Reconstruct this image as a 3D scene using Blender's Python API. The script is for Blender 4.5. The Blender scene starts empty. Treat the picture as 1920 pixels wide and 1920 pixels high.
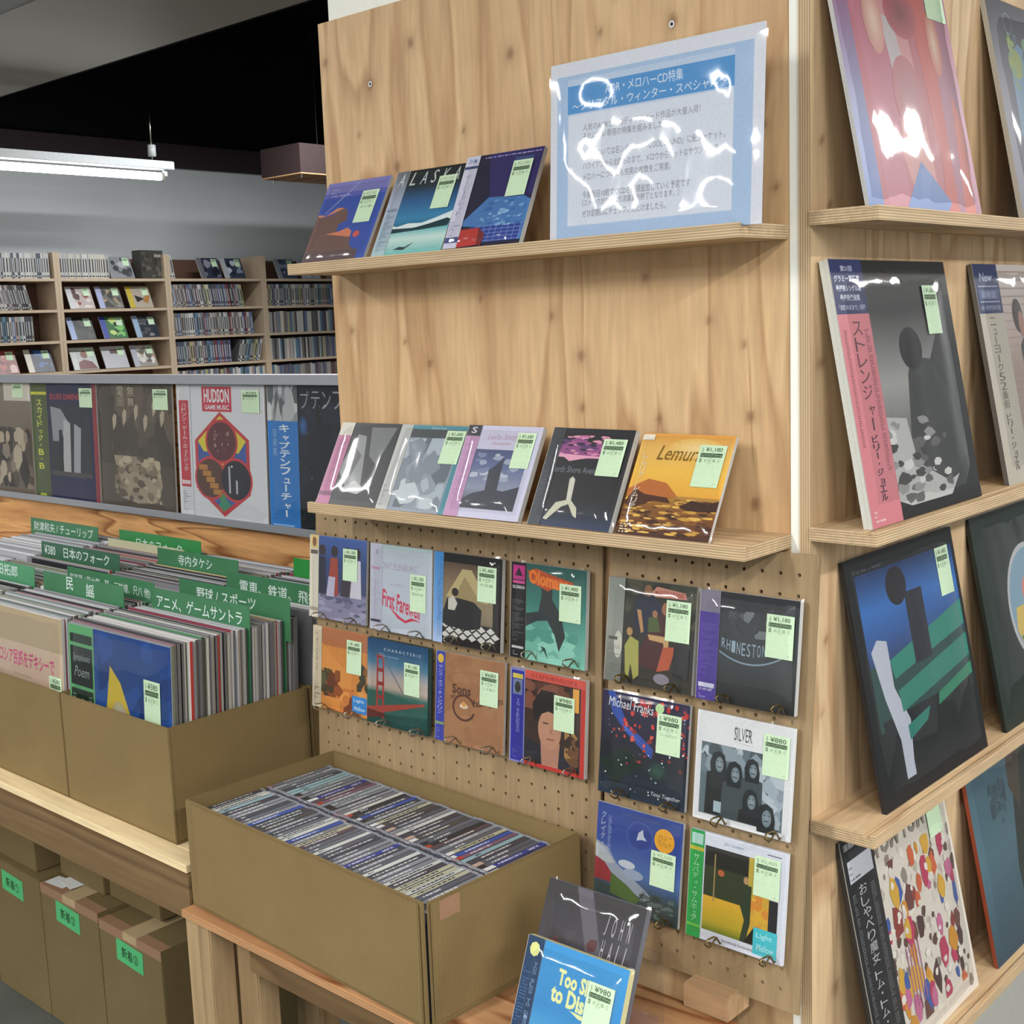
import bpy, bmesh, math, random
import numpy as np
from mathutils import Matrix, Vector, noise as mnoise

random.seed(7)
S = bpy.context.scene
MM = 0.001
# ------------------------------------------------------------------ camera
cam_d = bpy.data.cameras.new('camera'); cam = bpy.data.objects.new('camera', cam_d)
S.collection.objects.link(cam); S.camera = cam
Rr = Vector((0.74148427, 0.66995809, -0.03684077)); Uu = Vector((-0.07194495, 0.13397605, 0.98836954)); Ff = Vector((-0.66710194, 0.73020996, -0.14754124))
mw = Matrix(((Rr.x, Uu.x, -Ff.x, 1.56646), (Rr.y, Uu.y, -Ff.y, -1.31480), (Rr.z, Uu.z, -Ff.z, 1.45510), (0, 0, 0, 1)))
cam.matrix_world = mw
cam_d.sensor_width = 36; cam_d.lens = 36 * 2369.3 / 1920; cam_d.clip_start = 0.02
# ------------------------------------------------------------------ world, light, exposure
W = bpy.data.worlds.new('world'); S.world = W; W.use_nodes = True
bg = W.node_tree.nodes['Background']; bg.inputs[0].default_value = (0.93, 0.96, 1.0, 1); bg.inputs[1].default_value = 0.25
S.view_settings.view_transform = 'Standard'; S.view_settings.look = 'None'
S.view_settings.gamma = 1.0; S.view_settings.use_curve_mapping = False; S.view_settings.exposure = -0.06
S.cycles.max_bounces = 8; S.cycles.transparent_max_bounces = 16; S.cycles.caustics_reflective = False; S.cycles.caustics_refractive = False
S.cycles.sample_clamp_indirect = 4.0; S.cycles.use_denoising = True

def area(name, x, y, z, sx, sy, power, col=(1, 0.985, 0.96)):
    l = bpy.data.lights.new(name, 'AREA'); l.shape = 'RECTANGLE'; l.size = sx; l.size_y = sy; l.energy = power; l.color = col
    o = bpy.data.objects.new(name, l); o.location = (x, y, z); S.collection.objects.link(o); return o
# rows of ceiling tubes behind and beside the camera (they run along Y like the one in view); rightmost pair added to brighten the right hand ledges
for x, y, p in ((-2.05, -1.5, 24), (0.2, -2.8, 50), (2.3, -2.8, 50), (0.2, -4.6, 36), (2.3, -4.6, 36), (-2.05, -3.4, 36), (3.3, -1.6, 80), (3.5, 1.0, 70), (2.2, 3.0, 34), (2.2, 5.6, 24), (-1.2, 0.9, 9)):
    area('unseen_ceiling_light', x, y, 2.60, 0.16, 1.25, p * 1.45)
area('aisle_fill_light', -3.2, 2.6, 2.62, 0.10, 1.2, 44, (0.95, 0.98, 1.0))  # extra lamp without a fitting, added to brighten the far wall

# ------------------------------------------------------------------ helpers
C = S.collection
def srgb(h):
    if isinstance(h, str):
        h = h.lstrip('#'); c = [int(h[i:i+2], 16) / 255 for i in (0, 2, 4)]
    else: c = [v / 255 for v in h]
    return tuple((v / 12.92 if v <= 0.04045 else ((v + 0.055) / 1.055) ** 2.4) for v in c) + (1.0,)

def tag(o, label=None, cat=None, group=None, kind=None):
    if label: o['label'] = label
    if cat: o['category'] = cat
    if group: o['group'] = group
    if kind: o['kind'] = kind
    return o

def empty(name, loc=(0, 0, 0), rot=(0, 0, 0)):
    o = bpy.data.objects.new(name, None); o.empty_display_size = 0.05
    o.location = Vector(loc) * MM; o.rotation_euler = rot; C.objects.link(o); return o

class MB:
    """collects faces in millimetres"""
    def __init__(s): s.v = []; s.f = []; s.m = []; s.c = []
    def add(s, vs, fs, m=0, col=None):
        b = len(s.v); s.v += [tuple(q) for q in vs]
        for k, f in enumerate(fs):
            s.f.append([b + i for i in f]); s.m.append(m)
            if col is None: s.c.append(None)
            elif isinstance(col, list): s.c.append([col[i] for i in f])
            else: s.c.append([col] * len(f))
        return s
    def box(s, x0, y0, z0, x1, y1, z1, m=0, col=None, M=None, side=None):
        v = [(x0, y0, z0), (x1, y0, z0), (x1, y1, z0), (x0, y1, z0), (x0, y0, z1), (x1, y0, z1), (x1, y1, z1), (x0, y1, z1)]
        if M is not None: v = [tuple(M @ Vector(q)) for q in v]
        return s.add(v, [(0, 3, 2, 1), (4, 5, 6, 7), (0, 1, 5, 4), (1, 2, 6, 5), (2, 3, 7, 6), (3, 0, 4, 7)], m, col)
    def tube(s, pts, r, n=8, m=0, cap=True):
        P = [Vector(p) for p in pts]; rings = []; b = len(s.v)
        up = Vector((0.03, 0.02, 1))
        for i, p in enumerate(P):
            d = (P[min(i + 1, len(P) - 1)] - P[max(i - 1, 0)]).normalized()
            a = d.cross(up)
            if a.length < 0.05: a = d.cross(Vector((1, 0, 0)))
            a.normalize(); c = d.cross(a)
            for k in range(n):
                t = 2 * math.pi * k / n; s.v.append(tuple(p + (a * math.cos(t) + c * math.sin(t)) * r))
        for i in range(len(P) - 1):
            for k in range(n):
                s.f.append([b + i * n + k, b + i * n + (k + 1) % n, b + (i + 1) * n + (k + 1) % n, b + (i + 1) * n + k]); s.m.append(m); s.c.append(None)
        if cap:
            s.f.append([b + k for k in range(n)][::-1]); s.m.append(m); s.c.append(None)
            e = b + (len(P) - 1) * n; s.f.append([e + k for k in range(n)]); s.m.append(m); s.c.append(None)
        return s
    def mesh(s, name, mats, smooth=False, bevel=0):
        me = bpy.data.meshes.new(name)
        me.from_pydata([(a * MM, b * MM, c * MM) for a, b, c in s.v], [], s.f)
        for m in (mats if isinstance(mats, (list, tuple)) else [mats]): me.materials.append(m)
        me.polygons.foreach_set('material_index', s.m)
        if any(c is not None for c in s.c):
            at = me.color_attributes.new('Col', 'FLOAT_COLOR', 'CORNER'); d = []
            for f, c in zip(s.f, s.c):
                if c is None: d += [0.5, 0.5, 0.5, 1.0] * len(f)
                else:
                    for q in c: d += list(q)
            at.data.foreach_set('color', d)
        if smooth: me.polygons.foreach_set('use_smooth', [True] * len(me.polygons))
        if bevel:
            bm = bmesh.new(); bm.from_mesh(me)
            bmesh.ops.bevel(bm, geom=bm.edges[:], offset=bevel * MM, segments=2, affect='EDGES', clamp_overlap=True)
            bm.to_mesh(me); bm.free()
        me.update(); return me
    def build(s, name, mats, parent=None, smooth=False, bevel=0, loc=None, rot=None):
        o = bpy.data.objects.new(name, s.mesh(name, mats, smooth, bevel)); C.objects.link(o)
        if loc: o.location = Vector(loc) * MM
        if rot: o.rotation_euler = rot
        if parent: o.parent = parent
        return o
def inst(name, mesh, parent=None, loc=None, rot=None):
    o = bpy.data.objects.new(name, mesh); C.objects.link(o)
    if loc: o.location = Vector(loc) * MM
    if rot: o.rotation_euler = rot
    if parent: o.parent = parent
    return o

# ------------------------------------------------------------------ materials
def newmat(name):
    m = bpy.data.materials.new(name); m.use_nodes = True; nt = m.node_tree
    return m, nt, nt.nodes, nt.links, nt.nodes['Principled BSDF']
def plain(name, col, rough=0.6, metal=0.0, bump=0.0, bscale=60, spec=0.5, vary=0.06, coat=0.0):
    m, nt, N, L, b = newmat(name)
    tc = N.new('ShaderNodeTexCoord'); nz = N.new('ShaderNodeTexNoise'); nz.inputs['Scale'].default_value = bscale; nz.inputs['Detail'].default_value = 3
    L.new(tc.outputs['Object'], nz.inputs['Vector'])
    mix = N.new('ShaderNodeMix'); mix.data_type = 'RGBA'; c = srgb(col)
    mix.inputs[6].default_value = tuple(v * (1 - vary * 2) for v in c[:3]) + (1,); mix.inputs[7].default_value = tuple(min(1, v * (1 + vary * 2)) for v in c[:3]) + (1,)
    L.new(nz.outputs['Fac'], mix.inputs[0]); L.new(mix.outputs[2], b.inputs['Base Color'])
    b.inputs['Roughness'].default_value = rough; b.inputs['Metallic'].default_value = metal; b.inputs['Specular IOR Level'].default_value = spec
    b.inputs['Coat Weight'].default_value = coat
    if bump:
        bp = N.new('ShaderNodeBump'); bp.inputs['Strength'].default_value = bump; bp.inputs['Distance'].default_value = 0.002
        L.new(nz.outputs['Fac'], bp.inputs['Height']); L.new(bp.outputs[0], b.inputs['Normal'])
    return m
def vcol(name, rough=0.4, coat=0.0, spec=0.5):
    m, nt, N, L, b = newmat(name)
    a = N.new('ShaderNodeAttribute'); a.attribute_name = 'Col'
    tc = N.new('ShaderNodeTexCoord'); nz = N.new('ShaderNodeTexNoise'); nz.inputs['Scale'].default_value = 260; nz.inputs['Detail'].default_value = 4
    L.new(tc.outputs['Object'], nz.inputs['Vector'])
    mp = N.new('ShaderNodeMapRange'); mp.inputs['From Min'].default_value = 0.3; mp.inputs['From Max'].default_value = 0.7; mp.inputs['To Min'].default_value = 0.80; mp.inputs['To Max'].default_value = 0.87
    L.new(nz.outputs['Fac'], mp.inputs[0])
    vm = N.new('ShaderNodeVectorMath'); vm.operation = 'SCALE'; L.new(a.outputs['Color'], vm.inputs[0]); L.new(mp.outputs[0], vm.inputs['Scale'])
    L.new(vm.outputs[0], b.inputs['Base Color']); b.inputs['Roughness'].default_value = rough; b.inputs['Coat Weight'].default_value = coat; b.inputs['Specular IOR Level'].default_value = spec
    return m
def wood(name, light, dark, grain='x', rough=0.6, scale=1.0, contrast=1.0, thick='z', attr=False, rings=9.0, layer=330.0, edges=True):
    """grain: axis along the fibres; thick: sheet normal axis (its edges show ply layers)"""
    m, nt, N, L, b = newmat(name)
    tc = N.new('ShaderNodeTexCoord'); mp = N.new('ShaderNodeMapping')
    sc = {'x': (0.9, 9, 9), 'y': (9, 0.9, 9), 'z': (9, 9, 0.9)}[grain]
    mp.inputs['Scale'].default_value = tuple(v * scale for v in sc)
    if attr:
        a = N.new('ShaderNodeAttribute'); a.attribute_name = 'G'; L.new(a.outputs['Vector'], mp.inputs['Vector']); mp.inputs['Scale'].default_value = (9 * scale, 9, 0.9 * scale)
    else: L.new(tc.outputs['Object'], mp.inputs['Vector'])
    n1 = N.new('ShaderNodeTexNoise'); n1.inputs['Scale'].default_value = 1.0; n1.inputs['Detail'].default_value = 2; n1.inputs['Distortion'].default_value = 0.4
    L.new(mp.outputs[0], n1.inputs['Vector'])
    mul = N.new('ShaderNodeMath'); mul.operation = 'MULTIPLY'; mul.inputs[1].default_value = rings; L.new(n1.outputs['Fac'], mul.inputs[0])
    fr = N.new('ShaderNodeMath'); fr.operation = 'FRACT'; L.new(mul.outputs[0], fr.inputs[0])
    n2 = N.new('ShaderNodeTexNoise'); n2.inputs['Scale'].default_value = 14; n2.inputs['Detail'].default_value = 5; L.new(mp.outputs[0], n2.inputs['Vector'])
    cr = N.new('ShaderNodeValToRGB'); e = cr.color_ramp.elements; cl, cd = srgb(light), srgb(dark)
    md = tuple(a_ * (1 - 0.45 * contrast) + b_ * 0.45 * contrast for a_, b_ in zip(cl, cd))
    e[0].position = 0; e[0].color = cl; e[1].position = 1; e[1].color = cl
    k = cr.color_ramp.elements.new(0.62); k.color = md
    k = cr.color_ramp.elements.new(0.86); k.color = tuple(a_ * (1 - contrast) + b_ * contrast for a_, b_ in zip(cl, cd))
    L.new(fr.outputs[0], cr.inputs[0])
    mr = N.new('ShaderNodeMapRange'); mr.inputs['From Min'].default_value = 0.3; mr.inputs['From Max'].default_value = 0.7; mr.inputs['To Min'].default_value = 0.86; mr.inputs['To Max'].default_value = 1.10
    L.new(n2.outputs['Fac'], mr.inputs[0])
    vm = N.new('ShaderNodeVectorMath'); vm.operation = 'SCALE'; L.new(cr.outputs[0], vm.inputs[0]); L.new(mr.outputs[0], vm.inputs['Scale'])
    out = vm.outputs[0]
    if attr:   # knots
        a2 = N.new('ShaderNodeAttribute'); a2.attribute_name = 'K'
        mx = N.new('ShaderNodeMix'); mx.data_type = 'RGBA'; L.new(a2.outputs['Fac'], mx.inputs[0]); L.new(out, mx.inputs[6]); mx.inputs[7].default_value = srgb('#6d4426'); out = mx.outputs[2]
    # ply edges
    sx = N.new('ShaderNodeSeparateXYZ'); L.new(tc.outputs['Object'], sx.inputs[0])
    em = N.new('ShaderNodeMath'); em.operation = 'MULTIPLY'; em.inputs[1].default_value = layer; L.new(sx.outputs['XYZ'.index(thick.upper())], em.inputs[0])
    ef = N.new('ShaderNodeMath'); ef.operation = 'FRACT'; L.new(em.outputs[0], ef.inputs[0])
    er = N.new('ShaderNodeValToRGB'); er.color_ramp.interpolation = 'EASE'; ee = er.color_ramp.elements; ee[0].position = 0.35; ee[0].color = tuple(v * 0.55 for v in cl[:3]) + (1,); ee[1].position = 0.6; ee[1].color = cl
    L.new(ef.outputs[0], er.inputs[0])
    sn = N.new('ShaderNodeSeparateXYZ'); L.new(tc.outputs['Normal'], sn.inputs[0])
    ab = N.new('ShaderNodeMath'); ab.operation = 'ABSOLUTE'; L.new(sn.outputs['XYZ'.index(thick.upper())], ab.inputs[0])
    gt = N.new('ShaderNodeMath'); gt.operation = 'LESS_THAN'; gt.inputs[1].default_value = 0.5 if edges else -1.0; L.new(ab.outputs[0], gt.inputs[0])
    mm = N.new('ShaderNodeMix'); mm.data_type = 'RGBA'; L.new(gt.outputs[0], mm.inputs[0]); L.new(out, mm.inputs[6])
    en = N.new('ShaderNodeVectorMath'); en.operation = 'SCALE'; L.new(er.outputs[0], en.inputs[0]); L.new(mr.outputs[0], en.inputs['Scale']); L.new(en.outputs[0], mm.inputs[7])
    L.new(mm.outputs[2], b.inputs['Base Color']); b.inputs['Roughness'].default_value = rough
    bp = N.new('ShaderNodeBump'); bp.inputs['Strength'].default_value = 0.12; bp.inputs['Distance'].default_value = 0.001; L.new(n2.outputs['Fac'], bp.inputs['Height']); L.new(bp.outputs[0], b.inputs['Normal'])
    return m
def filmmat(name, fres=1.0, rough=0.04, tint=0.97, bump=0.35, scale=9.0, base=0.02):
    m, nt, N, L, b = newmat(name); N.remove(b)
    out = N['Material Output']; tr = N.new('ShaderNodeBsdfTransparent'); tr.inputs[0].default_value = (tint, tint, tint, 1)
    gl = N.new('ShaderNodeBsdfGlossy'); gl.inputs['Roughness'].default_value = rough
    fr = N.new('ShaderNodeLayerWeight'); fr.inputs['Blend'].default_value = 0.5; pw = N.new('ShaderNodeMath'); pw.operation = 'POWER'; pw.inputs[1].default_value = 4.5; L.new(fr.outputs['Facing'], pw.inputs[0])
    ml = N.new('ShaderNodeMath'); ml.operation = 'MULTIPLY_ADD'; ml.inputs[1].default_value = fres; ml.inputs[2].default_value = base + 0.04; L.new(pw.outputs[0], ml.inputs[0])
    tc = N.new('ShaderNodeTexCoord'); nz = N.new('ShaderNodeTexNoise'); nz.inputs['Scale'].default_value = scale; nz.inputs['Detail'].default_value = 1.2; nz.inputs['Distortion'].default_value = 0.8
    mp = N.new('ShaderNodeMapping'); mp.inputs['Scale'].default_value = (2.0, 1, 0.8); L.new(tc.outputs['Object'], mp.inputs[0]); L.new(mp.outputs[0], nz.inputs['Vector'])
    bp = N.new('ShaderNodeBump'); bp.inputs['Strength'].default_value = bump; bp.inputs['Distance'].default_value = 0.01
    L.new(nz.outputs['Fac'], bp.inputs['Height']); L.new(bp.outputs[0], gl.inputs['Normal'])
    mx = N.new('ShaderNodeMixShader'); L.new(ml.outputs[0], mx.inputs[0]); L.new(tr.outputs[0], mx.inputs[1]); L.new(gl.outputs[0], mx.inputs[2]); L.new(mx.outputs[0], out.inputs[0])
    return m
def cardboard(name, col='#7b6844'):
    m, nt, N, L, b = newmat(name)
    tc = N.new('ShaderNodeTexCoord'); wv = N.new('ShaderNodeTexWave'); wv.wave_type = 'BANDS'; wv.bands_direction = 'DIAGONAL'; wv.inputs['Scale'].default_value = 75; wv.inputs['Distortion'].default_value = 0.5
    mp = N.new('ShaderNodeMapping'); mp.inputs['Scale'].default_value = (1, 1, 0); L.new(tc.outputs['Object'], mp.inputs[0]); L.new(mp.outputs[0], wv.inputs['Vector'])
    nz = N.new('ShaderNodeTexNoise'); nz.inputs['Scale'].default_value = 7; nz.inputs['Detail'].default_value = 6; L.new(tc.outputs['Object'], nz.inputs['Vector'])
    ad = N.new('ShaderNodeMath'); ad.operation = 'MULTIPLY_ADD'; ad.inputs[1].default_value = 0.10; L.new(wv.outputs['Fac'], ad.inputs[0]); L.new(nz.outputs['Fac'], ad.inputs[2])
    mr = N.new('ShaderNodeMapRange'); mr.inputs['From Min'].default_value = 0.3; mr.inputs['From Max'].default_value = 0.8; mr.inputs['To Min'].default_value = 0.90; mr.inputs['To Max'].default_value = 1.08; L.new(ad.outputs[0], mr.inputs[0])
    vm = N.new('ShaderNodeVectorMath'); vm.operation = 'SCALE'; vm.inputs[0].default_value = srgb(col)[:3]; L.new(mr.outputs[0], vm.inputs['Scale']); L.new(vm.outputs[0], b.inputs['Base Color'])
    b.inputs['Roughness'].default_value = 0.75; b.inputs['Specular IOR Level'].default_value = 0.25
    bp = N.new('ShaderNodeBump'); bp.inputs['Strength'].default_value = 0.10; bp.inputs['Distance'].default_value = 0.0006; L.new(wv.outputs['Fac'], bp.inputs['Height']); L.new(bp.outputs[0], b.inputs['Normal'])
    return m

M_PRINT = vcol('printed_card', 0.38, 0.0)
M_MATT = vcol('matt_print', 0.6)
M_SPINE = vcol('sleeve_edges', 0.45)
M_FILM = filmmat('plastic_bag', 0.9, 0.075, 0.99, 0.26, 7, 0.01)
M_FILM_L = filmmat('record_bag', 1.0, 0.05, 0.985, 0.30, 4.5, 0.02)
M_FILM_S = filmmat('laminate_film', 0.9, 0.065, 0.99, 0.16, 2.6, 0.0)
M_ACRYL = filmmat('clear_acrylic', 0.9, 0.02, 0.97, 0.05, 3, 0.02)
M_JEWEL = plain('cd_case_plastic', '#54555f', 0.18, vary=0.25, bscale=30, spec=0.9, coat=0.6)
M_JEWELC = plain('cd_case_hinge', '#8f939c', 0.12, vary=0.3, bscale=90, spec=1.0, coat=0.8)
M_CARD = cardboard('cardboard'); M_CARD2 = cardboard('carton_board', '#6f6040'); M_TAPE = plain('parcel_tape', '#94735a', 0.3, vary=0.05)
M_GTAPE = plain('green_tape', '#4fae70', 0.6); M_INK = plain('black_ink', '#22301f', 0.6)
M_PANEL = wood('spruce_plywood', '#d0ae82', '#a97f55', 'z', 0.55, 0.9, 0.75, 'y', attr=True, rings=7)
M_PANELR = wood('spruce_plywood_side', '#cdb18b', '#a5805a', 'z', 0.6, 0.9, 0.8, 'y', attr=True, rings=7)
M_SHELF = wood('shelf_plywood', '#cbb08a', '#a5835e', 'x', 0.6, 1.0, 0.7, 'z', layer=330)
M_SHELFR = wood('side_shelf_plywood', '#cbb08a', '#a5835e', 'y', 0.6, 1.0, 0.7, 'z', layer=330)
M_PEG = wood('pegboard_plywood', '#9a8362', '#89714f', 'z', 0.6, 1.3, 0.5, 'y', rings=3, layer=400)
M_ORANGE = wood('larch_plywood', '#d6a067', '#8f5b30', 'x', 0.55, 1.1, 1.0, 'y', rings=9)
M_TABLE = wood('table_plywood', '#c29367', '#834f2c', 'x', 0.5, 0.85, 1.0, 'z', rings=8)
M_TIMBER = wood('sawn_timber', '#86704e', '#664f35', 'x', 0.65, 0.8, 0.8, 'x', rings=6, layer=10, edges=False)
M_TIMBERZ = wood('sawn_timber_upright', '#a38a66', '#826a4b', 'z', 0.65, 0.9, 0.8, 'z', rings=6, layer=10, edges=False)
M_LTOP = wood('pale_tabletop', '#e6d1a6', '#cdb181', 'x', 0.5, 0.8, 0.35, 'z', rings=4, edges=False)
M_UNIT = plain('shelf_laminate', '#c0ab92', 0.6, vary=0.05, bscale=25); M_UNITB = plain('shelf_back', '#5b4030', 0.7)
M_WALL = plain('white_wall_paint', '#b6b9bb', 0.85, vary=0.03, bscale=3, bump=0.05); M_CEIL = plain('grey_ceiling_paint', '#a9a399', 0.55, vary=0.06, bscale=1.5, bump=0.05)
M_BLACK = plain('black_ceiling_paint', '#0c0d0f', 0.95, spec=0.1); M_BROWN = plain('dark_beam', '#2a2124', 0.8, spec=0.2); M_FLOOR = plain('concrete_floor', '#4c4f4a', 0.6, vary=0.2, bscale=6, bump=0.1)
M_COLUMN = plain('white_column_paint', '#f2f3ea', 0.7, vary=0.02); M_GREY = plain('grey_panel', '#9b9a94', 0.5, vary=0.04)
M_WIRE = plain('steel_wire', '#b9b3a4', 0.22, metal=1.0); M_BRASS = plain('brassy_wire', '#8c7a52', 0.3, metal=1.0)
M_ALU = plain('aluminium_rail', '#b9bcc4', 0.38, metal=0.7, vary=0.03); M_WHITE = plain('white_enamel', '#d9dcdc', 0.4)
M_DARKBOX = plain('dark_wood_box', '#241210', 0.8, vary=0.2)
mt, nt, N, L, b = newmat('lit_tube'); b.inputs['Emission Color'].default_value = (0.98, 1, 1, 1); b.inputs['Emission Strength'].default_value = 9; M_TUBE = mt

# ------------------------------------------------------------------ text
_tc = {}; _tcu = bpy.data.curves.new('txt', 'FONT'); _tob = bpy.data.objects.new('txt', _tcu); _tcu.resolution_u = 2; _tcu.fill_mode = 'BOTH'
C.objects.link(_tob)
def textgeo(s, bold=0.0, shear=0.0):
    k = (s, bold, shear)
    if k not in _tc:
        _tcu.body = s; _tcu.offset = bold; _tcu.shear = shear; _tcu.size = 1.0
        bpy.context.view_layer.update()
        me = bpy.data.meshes.new_from_object(_tob.evaluated_get(bpy.context.evaluated_depsgraph_get()))
        vs = [(v.co.x, v.co.y) for v in me.vertices]; fs = [tuple(p.vertices) for p in me.polygons]; bpy.data.meshes.remove(me)
        if vs:
            x0 = min(v[0] for v in vs); x1 = max(v[0] for v in vs); y0 = min(v[1] for v in vs); y1 = max(v[1] for v in vs)
            vs = [((v[0] - x0) / max(x1 - x0, 1e-6), (v[1] - y0) / max(y1 - y0, 1e-6)) for v in vs]; asp = (x1 - x0) / max(y1 - y0, 1e-6)
        else: asp = 1
        _tc[k] = (vs, fs, asp)
    return _tc[k]

class Art:
    """flat print in the XZ plane, front = -Y; unit coordinates 0..1, layers stacked by hundredths of a millimetre"""
    def __init__(s, W, H): s.W, s.H, s.mb, s.d = W, H, MB(), 0.0
    def _poly(s, pts, cols, dz=0.0):
        n = len(pts); c = cols if isinstance(cols, list) else [cols] * n
        s.mb.add([(x * s.W, -s.d - dz, y * s.H) for x, y in pts], [tuple(range(n))], 0, c)
    def r(s, x0, y0, x1, y1, c, c2=None):
        s.d += 0.02; a = srgb(c); b_ = srgb(c2) if c2 else a
        s._poly([(x0, y0), (x1, y0), (x1, y1), (x0, y1)], [a, a, b_, b_]); return s
    def g(s, x0, y0, x1, y1, stops):
        s.d += 0.02
        for (t0, c0), (t1, c1) in zip(stops, stops[1:]):
            a, b_ = srgb(c0), srgb(c1); p, q = y0 + (y1 - y0) * t0, y0 + (y1 - y0) * t1
            s._poly([(x0, p), (x1, p), (x1, q), (x0, q)], [a, a, b_, b_])
        return s
    def p(s, pts, c):
        s.d += 0.02; s._poly(pts, srgb(c)); return s
    def e(s, cx, cy, rx, ry, c, n=22, rot=0, edge=None):
        s.d += 0.02; co, si = math.cos(rot), math.sin(rot); P = []
        for k in range(n):
            t = 2 * math.pi * k / n; u, v = rx * math.cos(t), ry * math.sin(t); P.append((cx + u * co - v * si, cy + u * si + v * co))
        if edge:
            a, b_ = srgb(c), srgb(edge)
            for k in range(n): s._poly([(cx, cy), P[k], P[(k + 1) % n]], [a, b_, b_])
        else: s._poly(P, srgb(c))
        return s
    def ring(s, cx, cy, rx, ry, w, c, n=26):
        s.d += 0.02; k_ = 1 - w
        for k in range(n):
            t0, t1 = 2 * math.pi * k / n, 2 * math.pi * (k + 1) / n
            s._poly([(cx + rx * math.cos(t0), cy + ry * math.sin(t0)), (cx + rx * math.cos(t1), cy + ry * math.sin(t1)), (cx + rx * k_ * math.cos(t1), cy + ry * k_ * math.sin(t1)), (cx + rx * k_ * math.cos(t0), cy + ry * k_ * math.sin(t0))], srgb(c))
        return s
    def t(s, txt, x, y, w, h, c, bold=0.012, shear=0.0, skew=0.0):
        """text fitted to the box x,y,w,h (h None keeps its aspect)"""
        vs, fs, asp = textgeo(txt, bold, shear); s.d += 0.02
        if h is None: h = w * s.W / asp / s.H
        if w is None: w = h * s.H * asp / s.W
        cc = srgb(c); s.mb.add([((x + a * w) * s.W, -s.d, (y + b_ * h + skew * a) * s.H) for a, b_ in vs], fs, 0, cc); return s
    def tv(s, txt, x, y0, w, h, c, bold=0.012, gap=0.12):
        """vertical text from the top y0 downwards over total height h"""
        ch = h / len(txt)
        for i, k in enumerate(txt):
            if k == ' ': continue
            if k in 'ー―-': s.r(x + w * 0.42, y0 - ch * (i + 0.9), x + w * 0.58, y0 - ch * (i + 0.1), c); continue
            if k in '・.': s.e(x + w / 2, y0 - ch * (i + 0.5), w * 0.12, ch * 0.12, c, 8); continue
            small = k in 'ャュョッェァィゥォ'
            s.t(k, x + (w * 0.3 if small else 0), y0 - ch * (i + 1 - gap / 2), w * (0.65 if small else 1), ch * (1 - gap) * (0.7 if small else 1), c, bold)
        return s
    def n(s, x0, y0, x1, y1, cols, cnt, sz, seed=0, asp=1.0, sides=6):
        rd = random.Random(seed); s.d += 0.02
        for i in range(cnt):
            k = sz * rd.uniform(0.5, 1.4); cx, cy = rd.uniform(x0, x1), rd.uniform(y0, y1); a0 = rd.uniform(0, 6.28)
            P = [(min(x1, max(x0, cx + k * math.cos(a0 + 6.283 * j / sides) * rd.uniform(0.6, 1.2))), min(y1, max(y0, cy + k * asp * math.sin(a0 + 6.283 * j / sides) * rd.uniform(0.6, 1.2)))) for j in range(sides)]
            s.d += 0.004; s._poly(P, srgb(rd.choice(cols)))
        return s
    def lines(s, x0, y0, x1, y1, k, c, fill=0.45, seed=1):
        """rows of fine print"""
        rd = random.Random(seed); s.d += 0.02; dy = (y1 - y0) / k
        for i in range(k):
            x = x0
            while x < x1:
                w = rd.uniform(0.01, 0.06); e_ = min(x1, x + w); s._poly([(x, y0 + dy * i), (e_, y0 + dy * i), (e_, y0 + dy * (i + fill)), (x, y0 + dy * (i + fill))], srgb(c)); x = e_ + rd.uniform(0.006, 0.02)
                if rd.random() < 0.06: break
        return s
    def build(s, name, parent, loc=(0, 0, 0), mat=None): return s.mb.build(name, mat or M_PRINT, parent, loc=loc)

SHOP = 'ミュージック ファーム'
def tagart(price, faint=False, marks=None):
    a = Art(1, 1)
    return a
_tags = {}
def tagmesh(price, faint, note, W, H):
    k = (price, faint, note, W, H)
    if k not in _tags:
        a = Art(W, H); a.r(0, 0, 1, 1, '#d6f2cc'); ink = '#a9c3a2' if faint else '#54704f'
        a.t('税込', 0.10, 0.83, 0.07, 0.12, '#4c684a'); 
        a.t('¥' + price, 0.24, 0.83, 0.62, 0.12, ink, 0.02)
        a.r(0.08, 0.71, 0.90, 0.81, '#3f5c39'); a.t(SHOP, 0.10, 0.725, 0.78, 0.07, '#cfe4c6', 0.0)
        a.t('盤', 0.08, 0.585, 0.11, 0.10, '#4c684a')
        for i, c in enumerate(("A", "A'", 'B', 'C')): a.t(c, 0.27 + i * 0.17, 0.595, 0.08, 0.075, '#6f8a68', 0.0)
        a.ring(0.31 + 0.17 * (len(price) % 2), 0.63, 0.10, 0.075, 0.1, '#86a081', 14)
        if note: a.t(note, 0.15, 0.44, 0.7, 0.08, '#7d9378', 0.0)
        a.t('ク', 0.80, 0.05, 0.07, 0.05, '#7d9378', 0.0)
        _tags[k] = a.mb.mesh('price_tag', M_MATT)
    return _tags[k]

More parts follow.
